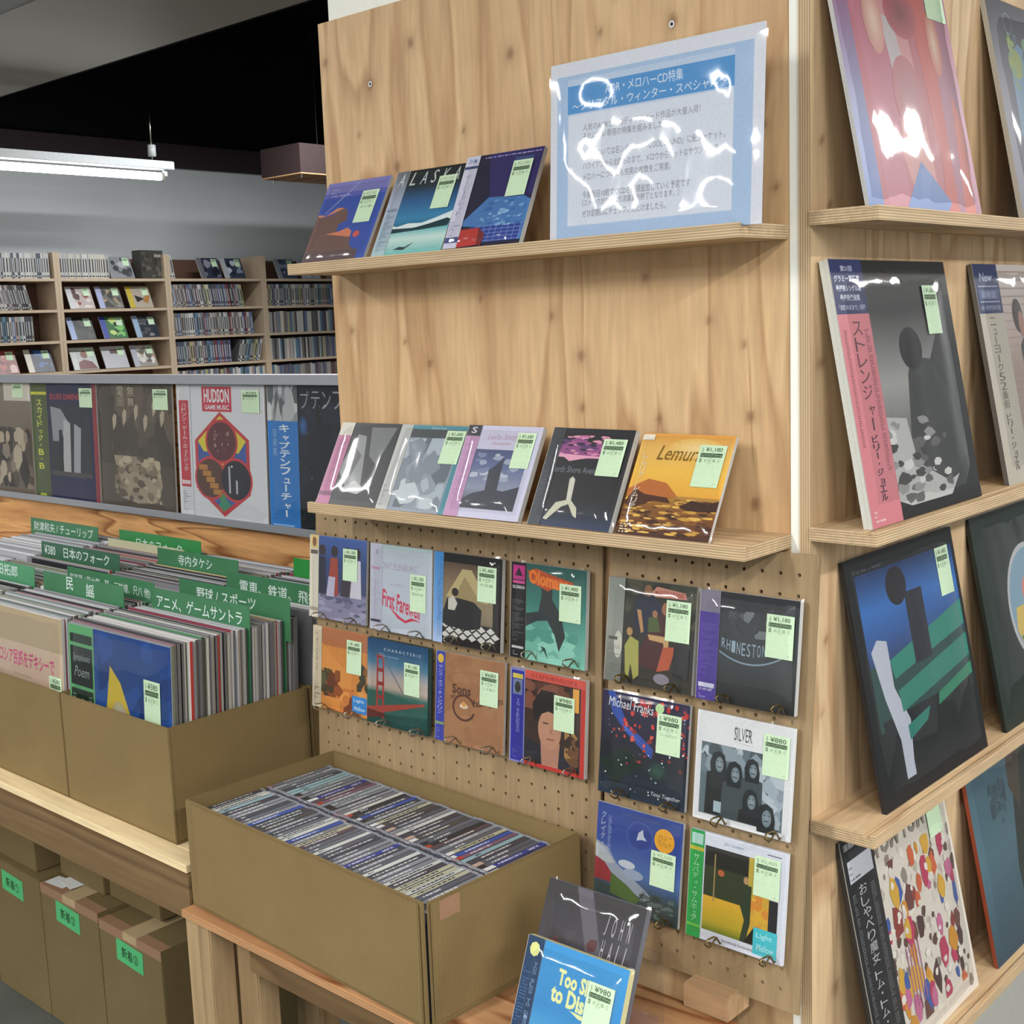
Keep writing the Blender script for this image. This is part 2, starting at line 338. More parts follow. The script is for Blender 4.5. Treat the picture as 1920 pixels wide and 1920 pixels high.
def bagmesh(W, H, T, over, seed, mat, wr=0.9, n=14):
    """clear bag: wrinkled front sheet, flat back, sides"""
    mb = MB(); rd = random.Random(seed); o = rd.uniform(0, 50)
    nx = nz = n
    def P(i, k):
        x = -over + (W + 2 * over) * i / nx; z = -over * 0.4 + (H + over * 1.6) * k / nz
        e = min(i, nx - i, k, nz - k); q = min(1, e / 2.0)
        dy = mnoise.noise(Vector((x / 34 + o, z / 55, 1.3))) * wr + mnoise.noise(Vector((x / 15, z / 40 + o, 7.3))) * wr * 0.4
        return (x, -T - 0.9 * q - (dy + wr * 0.6) * q + (1 - q) * T * 0.5, z)
    vs = [P(i, k) for k in range(nz + 1) for i in range(nx + 1)]
    fs = [(k * (nx + 1) + i, k * (nx + 1) + i + 1, (k + 1) * (nx + 1) + i + 1, (k + 1) * (nx + 1) + i) for k in range(nz) for i in range(nx)]
    mb.add(vs, fs)
    return mb.mesh('plastic_bag', mat, True)

def album(name, x, y, z, yaw, lean, W, H, T, art, label, cat, axis='X', group=None, price=None, faint=False, note='', tagpos=(0.70, 0.60, 0.26, 0.37), obi=None, bag=True, edge='#c9c9c6', seed=0, over=2.5, large=False, wr=0.9, spine=None):
    rz = math.radians(yaw) + (math.pi / 2 if axis == 'Y' else 0)
    t = empty(name, (x, y, z), (-math.radians(lean), 0, rz)); tag(t, label, cat, group)
    s = MB(); e_ = srgb(edge); s.box(0, -T, 0, W, 0, H, 0, e_)
    s.build('sleeve', M_SPINE, t)
    a = Art(W, H); art(a); a.build('cover_print', t, (0, -T - 0.02, 0))
    yb = -T - 0.06 - a.d
    if obi:
        wo, f = obi; o = Art(W * wo, H); f(o); oo = MB()
        oo.box(-0.5, 0.3, 0, W * wo, 0, H, 0, srgb('#d8d4cc')); o.mb.add(oo.v, oo.f, 0, srgb('#cfcac0'))
        o.build('paper_obi', t, (0, yb - 0.35, 0)); yb -= 0.5 + o.d
    if price:
        u, v, w, h = tagpos; inst('price_tag', tagmesh(price, faint, note, round(W * w, 1), round(H * h, 1)), t, (W * u, yb - 0.3, H * v)); yb -= 0.8
    if bag: inst('plastic_bag', bagmesh(W, H, -yb + 0.3, over, seed + 11, M_FILM_L if large else M_FILM, wr), t)
    return t
# ------------------------------------------------------------------ wood sheets with knots
def woodsheet(W_, H_, T_, knots, mats, cell=8, seed=0, name='sheet'):
    nx, nz = int(W_ / cell), int(H_ / cell); mb = MB(); vs = []; G = []; K = []
    for k in range(nz + 1):
        for i in range(nx + 1):
            x, z = W_ * i / nx, H_ * k / nz; g = x + 14 * mnoise.noise(Vector((x / 160, z / 420, seed))) + 5 * mnoise.noise(Vector((x / 40, z / 160, seed + 9))); dk = 0.0
            for kx, kz, r in knots:
                du, dv = x - kx, (z - kz) * 0.38; d = math.hypot(du, dv)
                if d < r * 9:
                    g += (1 if du > 0 else -1) * r * 1.6 * math.exp(-d / (r * 1.7)) * min(1, abs(du) / 3)
                    q = math.hypot(du, (z - kz) * 0.8) / (r * 0.85); dk = max(dk, math.exp(-q ** 3.0) * 0.75, 0.28 * math.exp(-(q / 1.9) ** 2))
            vs.append((x, -T_, z)); G.append((g * MM, seed, z * MM)); K.append(dk)
    fs = [(k * (nx + 1) + i, k * (nx + 1) + i + 1, (k + 1) * (nx + 1) + i + 1, (k + 1) * (nx + 1) + i) for k in range(nz) for i in range(nx)]
    mb.add(vs, fs); n0 = len(vs)
    v = [(0, -T_, 0), (W_, -T_, 0), (W_, 0, 0), (0, 0, 0), (0, -T_, H_), (W_, -T_, H_), (W_, 0, H_), (0, 0, H_)]
    mb.add(v, [(0, 3, 2, 1), (4, 5, 6, 7), (1, 2, 6, 5), (2, 3, 7, 6), (3, 0, 4, 7)])
    me = mb.mesh(name, mats); G += [(0, 0, 0)] * 8; K += [0.0] * 8
    a = me.attributes.new('G', 'FLOAT_VECTOR', 'POINT'); a.data.foreach_set('vector', [q for w in G for q in w])
    a = me.attributes.new('K', 'FLOAT', 'POINT'); a.data.foreach_set('value', K)
    return me
def thing1(name, mb, mat, label, cat, group=None, kind=None, **k):
    return tag(mb.build(name, mat, **k), label, cat, group, kind)

# ------------------------------------------------------------------ the setting
def struct(name, mb, mat): return tag(mb.build(name, mat), kind='structure')
struct('floor', MB().box(-4800, -5200, -20, 4200, 6600, 0), M_FLOOR)
struct('wall_left', MB().box(-4900, -5200, 0, -4780, 6600, 2396), M_WALL)
struct('wall_back', MB().box(-4900, 6600, 0, 4200, 6700, 3300), M_WALL)
struct('wall_right', MB().box(4200, -5200, 0, 4300, 6600, 2655), M_WALL)
struct('wall_front', MB().box(-4900, -5300, 0, 4300, -5200, 2655), M_WALL)
struct('trim_1', MB().box(-4900, 1850, 2396, -4740, 6600, 2522), M_BROWN)
struct('trim_2', MB().box(-4900, 1850, 2522, -4800, 6600, 3300), M_BLACK)
struct('ceiling', MB().box(-4900, 1071, 2650, 4200, 1812, 2700), M_CEIL)
struct('ceiling.001', MB().box(-4900, -5200, 2655, 4200, 1071, 2705), M_WALL)
struct('ceiling.002', MB().box(-4900, 1812, 3300, 4200, 6700, 3350), M_BLACK)
struct('trim_3', MB().box(-4900, 1812, 2650, 4200, 1830, 3300), M_BLACK)
struct('trim_4', MB().box(811.6, 2, 0, 823.6, 13.8, 1945), M_COLUMN)
struct('wall_middle', MB().box(10, 14, 0, 822, 940, 2650), M_COLUMN)

KN = [(113.0, 1814.0, 9), (202.0, 1858.0, 8), (393.0, 1812.0, 9), (656.0, 1807.0, 9), (13.0, 1860.0, 7), (162.0, 1689.0, 9), (82.0, 1745.0, 4), (759.0, 1334.0, 8), (764.0, 1228.0, 9), (625.0, 1328.0, 6), (451.0, 1463.0, 6), (500.0, 1409.0, 8), (212.0, 1401.0, 6), (500.0, 1340.0, 6), (702.0, 1450.0, 5), (546.0, 1813.0, 5), (750.0, 1420.0, 4), (161.0, 1434.0, 4), (319.0, 1491.0, 4), (608.0, 1506.0, 5), (778.0, 1670.0, 6), (795.0, 1599.0, 5), (427.0, 1649.0, 7), (41.0, 1453.0, 6), (301.0, 1724.0, 5)]
pan = inst('plywood_panel', woodsheet(811, 1919, 12, KN, M_PANEL, 5, 1.0), loc=(0, 12, 0)); tag(pan, 'tall knotty plywood panel facing the room behind the two shelves of CDs', 'panel')
for (x, z) in ((113, 1814), (655, 1803)):
    sc = MB(); 
    for r0, r1, c in ((0, 2.2, 0), (2.2, 4.2, 1)):
        n = 14; vs = [(x + r * math.cos(6.283 * i / n), -12.6 - (0.4 if c else 0), z + r * math.sin(6.283 * i / n)) for r in (r0, r1) for i in range(n)]
        sc.add(vs, [(i, (i + 1) % n, n + (i + 1) % n, n + i) for i in range(n)], c)
    sc.build('screw', [M_DARKBOX, M_WHITE], pan)
KR = [(275.0, 1682.0, 5), (44.0, 1576.0, 4), (26.0, 1647.0, 4), (23.0, 1397.0, 8), (110.0, 1504.0, 5), (24.0, 975.0, 5), (51.0, 732.0, 6), (38.0, 1062.0, 7), (280.0, 1468.0, 6), (449.0, 1301.0, 6), (60, 600, 9), (350, 900, 7)]
pr = inst('plywood_panel', woodsheet(900, 2450, 15, KR, M_PANELR, 9, 4.0), loc=(824, 0, 0), rot=(0, 0, math.pi / 2)); tag(pr, 'knotty plywood panel on the right hand side carrying the record shelves', 'panel')
# woodsheet front is local -Y, which rotates to +X here

def shelf(name, label, L_, D_, z, flip=False, mat=None, loc=None, rot=(0, 0, 0), split=None):
    """ply ledge: base board, raised back board and front lip leave a groove; local x along the wall, y=0 at the wall, front at -D"""
    t = empty(name, loc, rot); tag(t, label, 'shelf')
    MB().box(0, -D_, -16, L_, 0, -4).build('shelf_board', mat, t, bevel=0.4)
    MB().box(0, -D_ + 16, -4, L_, 0, 0.4).build('raised_board', mat, t, bevel=0.3)
    MB().box(0, -D_, -4, L_ - 2, -D_ + 7, 0).build('front_lip', mat, t, bevel=0.3)
    return t
shelf('display_shelf', 'upper plywood ledge holding three CDs and the laminated notice', 790, 104, 0, mat=M_SHELF, loc=(21, 0, 1555))
shelf('display_shelf', 'lower plywood ledge holding five CDs above the pegboards', 779, 104, 0, mat=M_SHELF, loc=(34, 0, 1195))
RX = (0, 0, math.pi / 2)
M_SR = wood('side_ledge_plywood', '#cbb08a', '#a5835e', 'x', 0.6, 1.0, 0.7, 'z', layer=330)
for z, lb in ((1568, 'uppermost plywood record ledge on the right, under the red and pink sleeve'), (1206, 'plywood record ledge on the right under the pink banded black and white sleeve'), (846, 'plywood record ledge on the right under the blue and teal sleeve'), (488, 'lowest plywood record ledge on the right under the white doodle sleeve')):
    shelf('record_shelf', lb, 900, 84, 0, mat=M_SR, loc=(839, -3, z), rot=RX)

t = thing1('base_cabinet', MB().box(839.5, 30, 0, 912, 900, 460), M_GREY, 'plain grey box panel below the lowest record ledge', 'cabinet', bevel=1)

# ------------------------------------------------------------------ pegboards with real holes
def pegmesh(cols, rows, holes_skip=()):
    mb = MB(); P = 25.0; r = 2.5; T = 4.0; n = 8
    xs = [-25.0] + [P * (i + 0.5) for i in range(cols - 1)] + [P * (cols - 1) + 25.0]
    zs = [25.0] + [-P * (k + 0.5) for k in range(rows - 1)] + [-P * (rows - 1) - 25.0]
    for k in range(rows):
        for i in range(cols):
            cx, cz = P * i, -P * k; x0, x1, z1, z0 = xs[i], xs[i + 1], zs[k], zs[k + 1]
            sq = [(x1, cz), (x1, z1), (cx, z1), (x0, z1), (x0, cz), (x0, z0), (cx, z0), (x1, z0)]
            ci = [(cx + r * math.cos(math.pi * j / 4), cz + r * math.sin(math.pi * j / 4)) for j in range(8)]
            vs = [(a, -T, c) for a, c in sq] + [(a, -T, c) for a, c in ci] + [(a, 0, c) for a, c in ci]
            fs = [(j, (j + 1) % 8, 8 + (j + 1) % 8, 8 + j)[::-1] for j in range(8)] + [(8 + j, 8 + (j + 1) % 8, 16 + (j + 1) % 8, 16 + j)[::-1] for j in range(8)]
            mb.add(vs, fs)
    x0, x1, z1, z0 = xs[0], xs[-1], zs[0], zs[-1]
    v = [(x0, -T, z0), (x1, -T, z0), (x1, 0, z0), (x0, 0, z0), (x0, -T, z1), (x1, -T, z1), (x1, 0, z1), (x0, 0, z1)]
    mb.add(v, [(0, 3, 2, 1), (4, 5, 6, 7), (1, 2, 6, 5), (3, 0, 4, 7)])
    return mb.mesh('pegboard', M_PEG)
pm = pegmesh(11, 21)
PB = {0: (-38.6, -11.0, 1150.0, 0.055), 1: (261.4, -11.2, 1153.0, 0.055), 2: (584.8, -19.9, 1151.0, 0.096)}
for k, lb in ((0, 'left pegboard with the orange landscape CD at its lower left'), (1, 'middle pegboard with the brown lettered CD at its lower left'), (2, 'right pegboard carrying six CDs, standing on the small table')):
    x, y, z, l = PB[k]; o = inst('pegboard', pm, loc=(x, y + 4, z), rot=(-l, 0, 0)); tag(o, lb, 'pegboard')
hk = MB(); hk.tube([(0, 10, 0.5), (0, 0, 0), (0, -10, -5), (0, -17, -9.5), (0, -20, -9.5), (0, -27, 1), (0, -34, 5), (0, -46, 6.5), (0, -51, 5.5), (0, -52, 2.5), (0, -45, -3.5), (0, -40, -5), (0, -33, -0.5), (0, -27.5, 1)], 1.25, 7)
hm = hk.mesh('wire_hook', M_WIRE, True); hm2 = hk.mesh('wire_hook', M_BRASS, True)
HOOK = ((0, 1, 4), (0, 7, 10), (1, 1, 4), (1, 7, 10), (2, 1, 4), (2, 7, 10))
for b_, c0, c1 in HOOK:
    for ri, r in enumerate((6, 12) if b_ < 2 else (6, 12, 18)):
        for c in (c0, c1):
            x, y, z, l = PB[b_]; s = r * 25.0
            o = inst('wire_hook', hm if b_ < 2 else hm2, loc=(x + c * 25, y - s * math.sin(l), z - s * math.cos(l)))
            tag(o, 'bent steel wire hook holding up a CD on the left and middle pegboards' if b_ < 2 else 'brassy bent wire hook holding up a CD on the right pegboard', 'hook', 'wire hooks in the left and middle pegboards' if b_ < 2 else 'wire hooks in the right pegboard')
thing1('wood_block', MB().box(0, 0, 0, 66, 50, 32), wood('pine_block', '#b89672', '#9a7853', 'x', edges=False), 'short pine block on the small table under the right pegboard', 'block', bevel=1.5, loc=(712, -96, 600.5))

# ------------------------------------------------------------------ small table (right)
t = empty('wooden_table', (380, -180, 0)); tag(t, 'small table with reddish plywood top under the box of CDs', 'table')
def tp(name, a, m, bevel=1): o = MB().box(a[0] - 380, a[1] + 180, a[2], a[3] - 380, a[4] + 180, a[5]); return o.build(name, m, t, bevel=bevel)
tp('tabletop', (-32, -338, 588, 795, -85, 600), M_TABLE)
M_TX = wood('pine_rail', '#765e3e', '#5a4428', 'x', 0.65, 0.8, 0.9, 'x', rings=6, edges=False)
for a in ((-29, -334, 0, 33, -292, 588), (735, -334, 0, 793, -292, 588), (-29, -140, 0, 33, -100, 588), (735, -140, 0, 793, -100, 588)): tp('leg', a, M_TIMBERZ, 2)
tp('brace', (34, -290, 0, 84, -252, 588), M_TIMBERZ, 2); tp('brace', (170, -140, 0, 240, -100, 588), M_TIMBERZ, 2)
tp('apron', (85, -303, 523, 734, -265, 588), M_TX, 2)
# ------------------------------------------------------------------ long table (left)
t = empty('wooden_table', (-1400, 0, 0)); tag(t, 'long timber table carrying the cardboard bins of records', 'table')
def tp(name, a, m, bevel=1): o = MB().box(a[0] + 1400, a[1], a[2], a[3] + 1400, a[4], a[5]); return o.build(name, m, t, bevel=bevel)
tp('tabletop', (-2700, -270, 636, -75, 335, 650), M_LTOP)
tp('tabletop_edge', (-2700, -306, 637, -60, -272, 650), M_LTOP)
tp('front_rail', (-2700, -310, 562, -48, -272, 636), M_TX, 2)
for x in (-110, -1400, -2690):
    tp('leg', (x, -270, 0, x + 60, -232, 636), M_TIMBERZ, 2); tp('leg', (x, 270, 0, x + 60, 308, 636), M_TIMBERZ, 2)

# ------------------------------------------------------------------ cardboard
def openbox(W_, D_, H_, T=4, base=True):
    mb = MB(); mb.box(0, 0, 0, W_, D_, T)
    mb.box(0, 0, T, W_, T, H_).box(0, D_ - T, T, W_, D_, H_).box(0, T, T, T, D_ - T, H_).box(W_ - T, T, T, W_, D_ - T, H_); return mb
colx = {'A': -475, 'B': -815, 'C': -1155, 'D': -1495}
bl = {('A', 0): 'front cardboard bin nearest the corner, with the blue sleeve in front', ('A', 1): 'rear cardboard bin nearest the pegboards', ('B', 0): 'front cardboard bin with the beige sleeve, at the left edge of the photo', ('B', 1): 'rear cardboard bin behind the beige sleeve', ('C', 0): 'front cardboard bin third from the corner', ('C', 1): 'rear cardboard bin third from the corner', ('D', 0): 'front cardboard bin fourth from the corner', ('D', 1): 'rear cardboard bin fourth from the corner'}
for k, x in colx.items():
    for j, y in ((0, -271), (1, 14)):
        bx = openbox(336, 280, 194); o = bx.build('record_bin', M_CARD, bevel=1.2, loc=(x, y, 650.3)); tag(o, bl[(k, j)], 'box')
# CD box
ang = math.radians(-2.2); cb = empty('cd_box', (-27, -176.5, 600.3), (0, 0, ang)); tag(cb, 'open cardboard box full of CD cases on the small table', 'box')
bx = MB(); T = 4; W_, D_, H_ = 540, 280, 167
bx.box(0, -D_ / 2, 0, W_, D_ / 2, T).box(0, -D_ / 2, T, W_ - 5, -D_ / 2 + T, H_).box(0, D_ / 2 - T, T, W_, D_ / 2, H_).box(0, -D_ / 2 + T, T, T, D_ / 2 - T, H_).box(W_ - T, -D_ / 2 + T + 1, T, W_, D_ / 2 - T, H_)
bx.build('box_body', M_CARD, cb, bevel=1.2)
fl = MB(); fl.box(W_ + 1.5, -D_ / 2 + 6, 12, W_ + 5.5, D_ / 2 - 3, H_ - 1); fl.build('outer_flap', M_CARD, cb, bevel=1.2)
fl = MB(); fl.box(24, -D_ / 2 - 4.5, 9, W_ - 10, -D_ / 2 - 1, H_ - 2); 
fl.box(-4.5, -D_ / 2 + 5, 9, -1, D_ / 2 - 5, H_ - 2); fl.build('side_flap', M_CARD, cb, bevel=1)
MB().box(W_ + 5.6, -D_ / 2 + 18, H_ - 26, W_ + 5.9, -D_ / 2 + 52, H_ - 1).build('tape_patch', M_TAPE, cb)
def cname(h):
    import colorsys
    r, g, b_ = [int(h[i:i+2], 16) / 255 for i in (1, 3, 5)]; hh, ll, ss = colorsys.rgb_to_hls(r, g, b_)
    if ss < 0.14 or ll < 0.12 or ll > 0.9: return 'black' if ll < 0.2 else 'dark grey' if ll < 0.38 else 'grey' if ll < 0.6 else 'pale grey' if ll < 0.8 else 'white'
    k = ('red', 'orange', 'yellow', 'green', 'teal', 'blue', 'purple', 'pink')[0 if hh < 0.04 or hh > 0.95 else 1 if hh < 0.11 else 2 if hh < 0.19 else 3 if hh < 0.42 else 4 if hh < 0.53 else 5 if hh < 0.70 else 6 if hh < 0.82 else 7]
    return ('dark ' if ll < 0.35 else 'pale ' if ll > 0.68 else '') + k
def pos5(t, w): return w[min(4, max(0, int(t * 5)))]
# cases in the box
pal = ['#4b4b52', '#595c66', '#6a6e78', '#45464e', '#7b7e86', '#90939a', '#c9ccc8', '#d6d8d4', '#343c94', '#3a55ac', '#5d4a50', '#7f5a70', '#a0acae', '#bcb99f', '#55504b', '#94b4bc', '#2c2d33', '#62656d', '#83858d', '#aeb1b6', '#48434a', '#5b5e68']
casem = []
for i in range(26):
    rd = random.Random(i); col = pal[i % len(pal)]; th = 10.2
    mb = MB(); mb.box(0, 0, 0, 9.6, 125, 141.0); body = mb.mesh('case_body', M_JEWEL, bevel=0.5)
    mb = MB(); mb.box(-0.1, 1, 128, 9.8, 5.2, 142.2); hinge = mb.mesh('case_hinge', M_JEWELC, bevel=0.3)
    a = Art(125, 8.6); a.r(0, 0, 1, 1, col)
    ink = '#30303a' if sum(srgb(col)[:3]) > 0.9 else '#d9dadc'
    if rd.random() < 0.5: a.r(0, 0, rd.uniform(0.05, 0.2), 1, rd.choice(['#c8a89a', '#e6e6e6', '#2d2d2d', '#b9432f']))
    a.lines(0.25, 0.3, rd.uniform(0.55, 0.9), 0.75, 1, ink, 0.8, i)
    if i == 8: a.t('MILK', 0.72, 0.2, 0.16, 0.6, '#e9e9f0')
    if i == 6: a.t('ミュージック', 0.3, 0.2, 0.4, 0.6, '#44444c')
    sm = a.mb
    # lay the spine print on top (x->y, z->x)
    sm.v = [(z + 0.5, x, 141.15 + (-y) * 0.5) for x, y, z in sm.v]; sm.f = [f for f in sm.f]
    casem.append((body, hinge, sm.mesh('spine_label', M_PRINT)))
rd = random.Random(3); ca, sa = math.cos(ang), math.sin(ang)
first = [0, 6, 6, 21, 20, 13, 5, 1, 2, 5, 19, 3, 2, 14, 4, 3, 18, 6, 7, 9, 18, 4, 15, 17, 2, 7, 21, 3, 1, 5, 18, 17, 3, 4, 7, 19]
second = [4, 1, 2, 0, 15, 15, 12, 4, 18, 8, 10, 11, 5, 12, 18, 5, 4, 7, 16, 9, 9, 3, 5, 13, 14, 20, 17, 5, 7, 3, 1, 14, 2, 5, 16, 10]
for row, seq in ((0, first), (1, second)):
    xx = 7.0; k = 0
    while xx < 523:
        i = seq[k % len(seq)] if k < len(seq) else rd.randrange(22)
        i = i if rd.random() < 0.75 else rd.randrange(26)
        lx, ly = xx, -D_ / 2 + 8 + row * 131 + rd.uniform(-1.5, 1.5); wx = -27 + lx * ca - ly * sa; wy = -176.5 + lx * sa + ly * ca
        c = empty('cd_case', (wx, wy, 604.8 + rd.uniform(0, 1.0)), (0, 0, ang)); tag(c, '%s CD case %s the %s row, open box' % (cname(pal[i % len(pal)]), pos5(xx / 525, ('at the left end of', 'left of middle in', 'in the middle of', 'right of middle in', 'at the right end of')), 'front' if row == 0 else 'rear'), 'CD', 'CD cases in the ' + ('front' if row == 0 else 'rear') + ' row of the box')
        b0, h0, s0 = casem[i]; inst('case_body', b0, c); inst('case_hinge', h0, c); inst('case_hinge', h0, c, (0, 119, 0)); inst('spine_label', s0, c)
        xx += 10.55 + (rd.random() < 0.1) * 1.5; k += 1

# ------------------------------------------------------------------ records packed in the bins
def sleevemesh(i):
    rd = random.Random(100 + i); th = rd.choice([4.0, 4.5, 5.0, 5.6]); W_ = 315; H_ = 314
    whites = ['#d3d5da', '#c3c4ca', '#dcdad6', '#b4b5bd', '#cfcfd6', '#e4e4e6', '#a3a2a8', '#8c8b90']; cols = ['#b63a34', '#c4a33a', '#3b4f94', '#6b6a6e', '#2b2a2d', '#7b7f6a', '#b59f72', '#8f3d4d', '#4b8a5a']
    tn = rd.choice(whites) if rd.random() < 0.8 else rd.choice(cols); top = srgb(tn); side = srgb(rd.choice(['#8b8985', '#6d6a68', '#b1aca4', '#9a8f80', '#54504e', '#c6c3bd', '#a3a09a', '#74706a'] + (cols if rd.random() < 0.35 else []))); face = srgb(rd.choice(whites + cols))
    mb = MB()
    for y0, y1 in ((-th, -th + 1.3), (-1.3, 0)):
        mb.add([(0, y0, 0), (W_, y0, 0), (W_, y1, 0), (0, y1, 0), (0, y0, H_), (W_, y0, H_), (W_, y1, H_), (0, y1, H_)], [(0, 3, 2, 1)], 0, side)
        b = len(mb.v) - 8
        for f, c in (((4, 5, 6, 7), top), ((0, 1, 5, 4), face), ((1, 2, 6, 5), side), ((2, 3, 7, 6), face), ((3, 0, 4, 7), side)): mb.f.append([b + q for q in f]); mb.m.append(0); mb.c.append([c] * 4)
    mb.box(0.5, -th + 1.3, 0.5, W_ - 0.5, -1.3, H_ - 1.5, 0, tuple(v * 0.6 for v in top[:3]) + (1,)); mb.box(W_ - 0.4, -th + 0.3, 1, W_ + 0.2, -0.3, H_ - 1, 0, side)
    # loose end of the clear bag above the opening
    return mb.mesh('record_sleeve', M_SPINE), th, cname(tn)
SL = [sleevemesh(i) for i in range(30)]
SIGN = {('A', 0): [-113, -39], ('A', 1): [54, 215], ('B', 0): [-143, -91], ('B', 1): [134], ('C', 0): [-168, -138], ('C', 1): [40, 205, 230], ('D', 1): [217], ('D', 0): []}
lbl = {'A': '%s edged record %s the %s bin nearest the pegboards', 'B': '%s edged record %s the %s bin second from the pegboards', 'C': '%s edged record %s the %s bin third from the pegboards'}
rd = random.Random(5); stuff = MB()
for k in 'ABCD':
    for j, (y0, y1) in enumerate(((-258, -8), (24, 270))):
        y = y0
        while y < y1:
            i = rd.randrange(30); me, th, cn = SL[i]
            for sy in SIGN[(k, j)]:
                if sy - 3 < y and y - th < sy + 3: y = sy + 4 + th
            x = colx[k] + 11 + rd.uniform(-3.5, 3.5); z = 655.0 + rd.uniform(0, 4)
            if k != 'D':
                o = inst('record_sleeve', me, loc=(x, y, z), rot=(-math.radians(3.0 + rd.uniform(-0.06, 0.06)), 0, math.radians(rd.uniform(-0.05, 0.05))))
                tag(o, lbl[k] % (cn, pos5((y - y0) / (y1 - y0), ('at the front of', 'in the front half of', 'midway in', 'in the back half of', 'at the back of')), ('front', 'rear')[j]), 'record', 'records in the %s bin %s from the corner' % (('front', 'rear')[j], {'A': 'first', 'B': 'second', 'C': 'third'}[k]))
            else:
                mr = Matrix.Translation((x, y, z)) @ Matrix.Rotation(-math.radians(3), 4, 'X'); tc = srgb(rd.choice(['#d3d5da', '#c3c4ca', '#e4e4e6', '#9a9aa2', '#b4b5bd']))
                stuff.box(0, -th, 0, 315, 0, 314, 0, tc, mr)
            y += th + rd.uniform(0.5, 1.3)
for nm, x, y, z, ry, col, lb in (('record_sleeve', -1146, -168, 662, 5.5, '#c9a53a', 'yellow record standing askew and high behind the left edge of the bins'), ('record_sleeve', -1130, 205, 676, 0, '#c9c6a4', 'cream record raised above the others in front of the rear folk divider')):
    mb = MB(); mb.box(0, -3, 0, 313, 0, 313, 0, srgb(col)); o = mb.build(nm, M_SPINE, loc=(x, y, z), rot=(-math.radians(3), math.radians(ry), 0)); tag(o, lb, 'record')
o = stuff.build('record_sleeves', M_SPINE); tag(o, 'rows of records packed in the bins fourth from the corner', 'records', kind='stuff')

def divider(x, x2, ybase, top, text, label, col='#3f7350', slit=False):
    w = x2 - x; t = empty('genre_divider', (x, ybase, 655), (-math.radians(3), 0, 0)); H_ = (top - 655) / math.cos(math.radians(3))
    bx0 = next(v for v in colx.values() if v - 60 <= x < v + 270); q0 = max(0, bx0 + 8 - x); q1 = min(w, bx0 + 328 - x)
    MB().box(0, -1.2, H_ - 75, w, 0, H_).box(q0, -1.2, 0, q1, 0, H_ - 75).build('card', plain('green_card', col, 0.3, vary=0.12, bscale=8), t)
    if text:
        a = Art(w, H_); text(a, (top - 62 - 655) / (top - 655)); a.build('lettering', t, (0, -1.25, 0))
    tag(t, label, 'divider'); return t
WT = '#dcebe6'
divider(-442, -146, -113, 1006, lambda a, b: a.t('アニメ、ゲームサントラ', 0.06, b + 0.077, 0.87, 0.068, WT, 0.007), 'green divider card lettered for anime and game soundtracks')
divider(-465, -133, -39, 1007, lambda a, b: a.t('野球 / スポーツ', 0.17, b + 0.082, 0.54, 0.068, WT, 0.007), 'green divider card lettered for baseball and sports')
divider(-447, -118, 54, 1006, lambda a, b: a.t('電車、鉄道、飛行機', 0.13, b + 0.077, 0.80, 0.068, WT, 0.007), 'green divider card lettered for trains, railways and aeroplanes')
divider(-446, -120, 215, 1006, None, 'blank bright green divider card behind the train card', '#2f8a3f')
divider(-782, -486, -143, 1006, lambda a, b: (a.t('民', 0.30, b + 0.097, 0.09, 0.072, WT, 0.007), a.t('謡', 0.55, b + 0.082, 0.10, 0.072, WT, 0.007)), 'green divider card with two widely spaced characters for folk song')
divider(-783, -468, -91, 1006, lambda a, b: a.t('和楽器 / 和太鼓、琴、三味線、尺八 他)', 0.03, b + 0.082, 0.93, 0.060, WT, 0.004), 'green divider card with one long line for Japanese instruments')
divider(-811, -520, 134, 1006, lambda a, b: a.t('寺内タケシ', 0.27, b + 0.092, 0.42, 0.064, WT, 0.007), 'green divider card with a five character name in the middle')
divider(-1139, -808, 40, 1006, lambda a, b: (a.t('¥380', 0.04, b + 0.097, 0.15, 0.060, WT, 0.006), a.t('日本のフォーク', 0.30, b + 0.092, 0.58, 0.068, WT, 0.007)), 'dark green divider card with a price before the folk heading', '#37604a')
divider(-1127, -791, 230, 1006, lambda a, b: a.t('日本のフォーク', 0.22, b + 0.072, 0.56, 0.064, WT, 0.006), 'rear green divider card with the folk heading half hidden', '#358048')
divider(-1533, -1201, 217, 1006, lambda a, b: a.t('財津和夫 / チューリップ', 0.05, b + 0.087, 0.88, 0.068, WT, 0.004), 'green divider card farthest back on the left with a slash in its name')
divider(-1145, -829, -138, 1006, lambda a, b: a.t('吉田拓郎', 0.40, b + 0.097, 0.38, 0.068, WT, 0.006), 'pale green divider card cut off by the left edge of the photo', '#4b8a63')

# ------------------------------------------------------------------ rack of records behind the bins
t = empty('record_rack', (-1300, 352, 0)); tag(t, 'long wall rack with aluminium rails holding five record sleeves', 'rack')
def tp(name, a, m, bevel=0.6): o = MB().box(a[0] + 1300, a[1] - 352, a[2], a[3] + 1300, a[4] - 352, a[5]); return o.build(name, m, t, bevel=bevel)
tp('back_board', (-2700, 368, 1025, 8, 380, 1366), M_ORANGE)
tp('top_rail', (-2700, 338, 1345, 8, 367, 1366), M_ALU); tp('bottom_rail', (-2700, 338, 1025, 8, 367, 1037), M_ALU)
tp('front_edge', (-2700, 334, 1025, 8, 337.5, 1042), M_ALU)
o = inst('plywood_panel', woodsheet(10, 10, 3, [], M_ORANGE), loc=(0, 0, -500)); bpy.data.objects.remove(o)
M_OR = wood('figured_plywood', '#d9a56c', '#8d5a30', 'x', 0.55, 1.15, 1.0, 'y', rings=9)
thing1('plywood_panel', MB().box(-2700, 355, 650, 8, 367, 1024), M_OR, 'orange figured plywood panel between the bins and the record rack', 'panel')

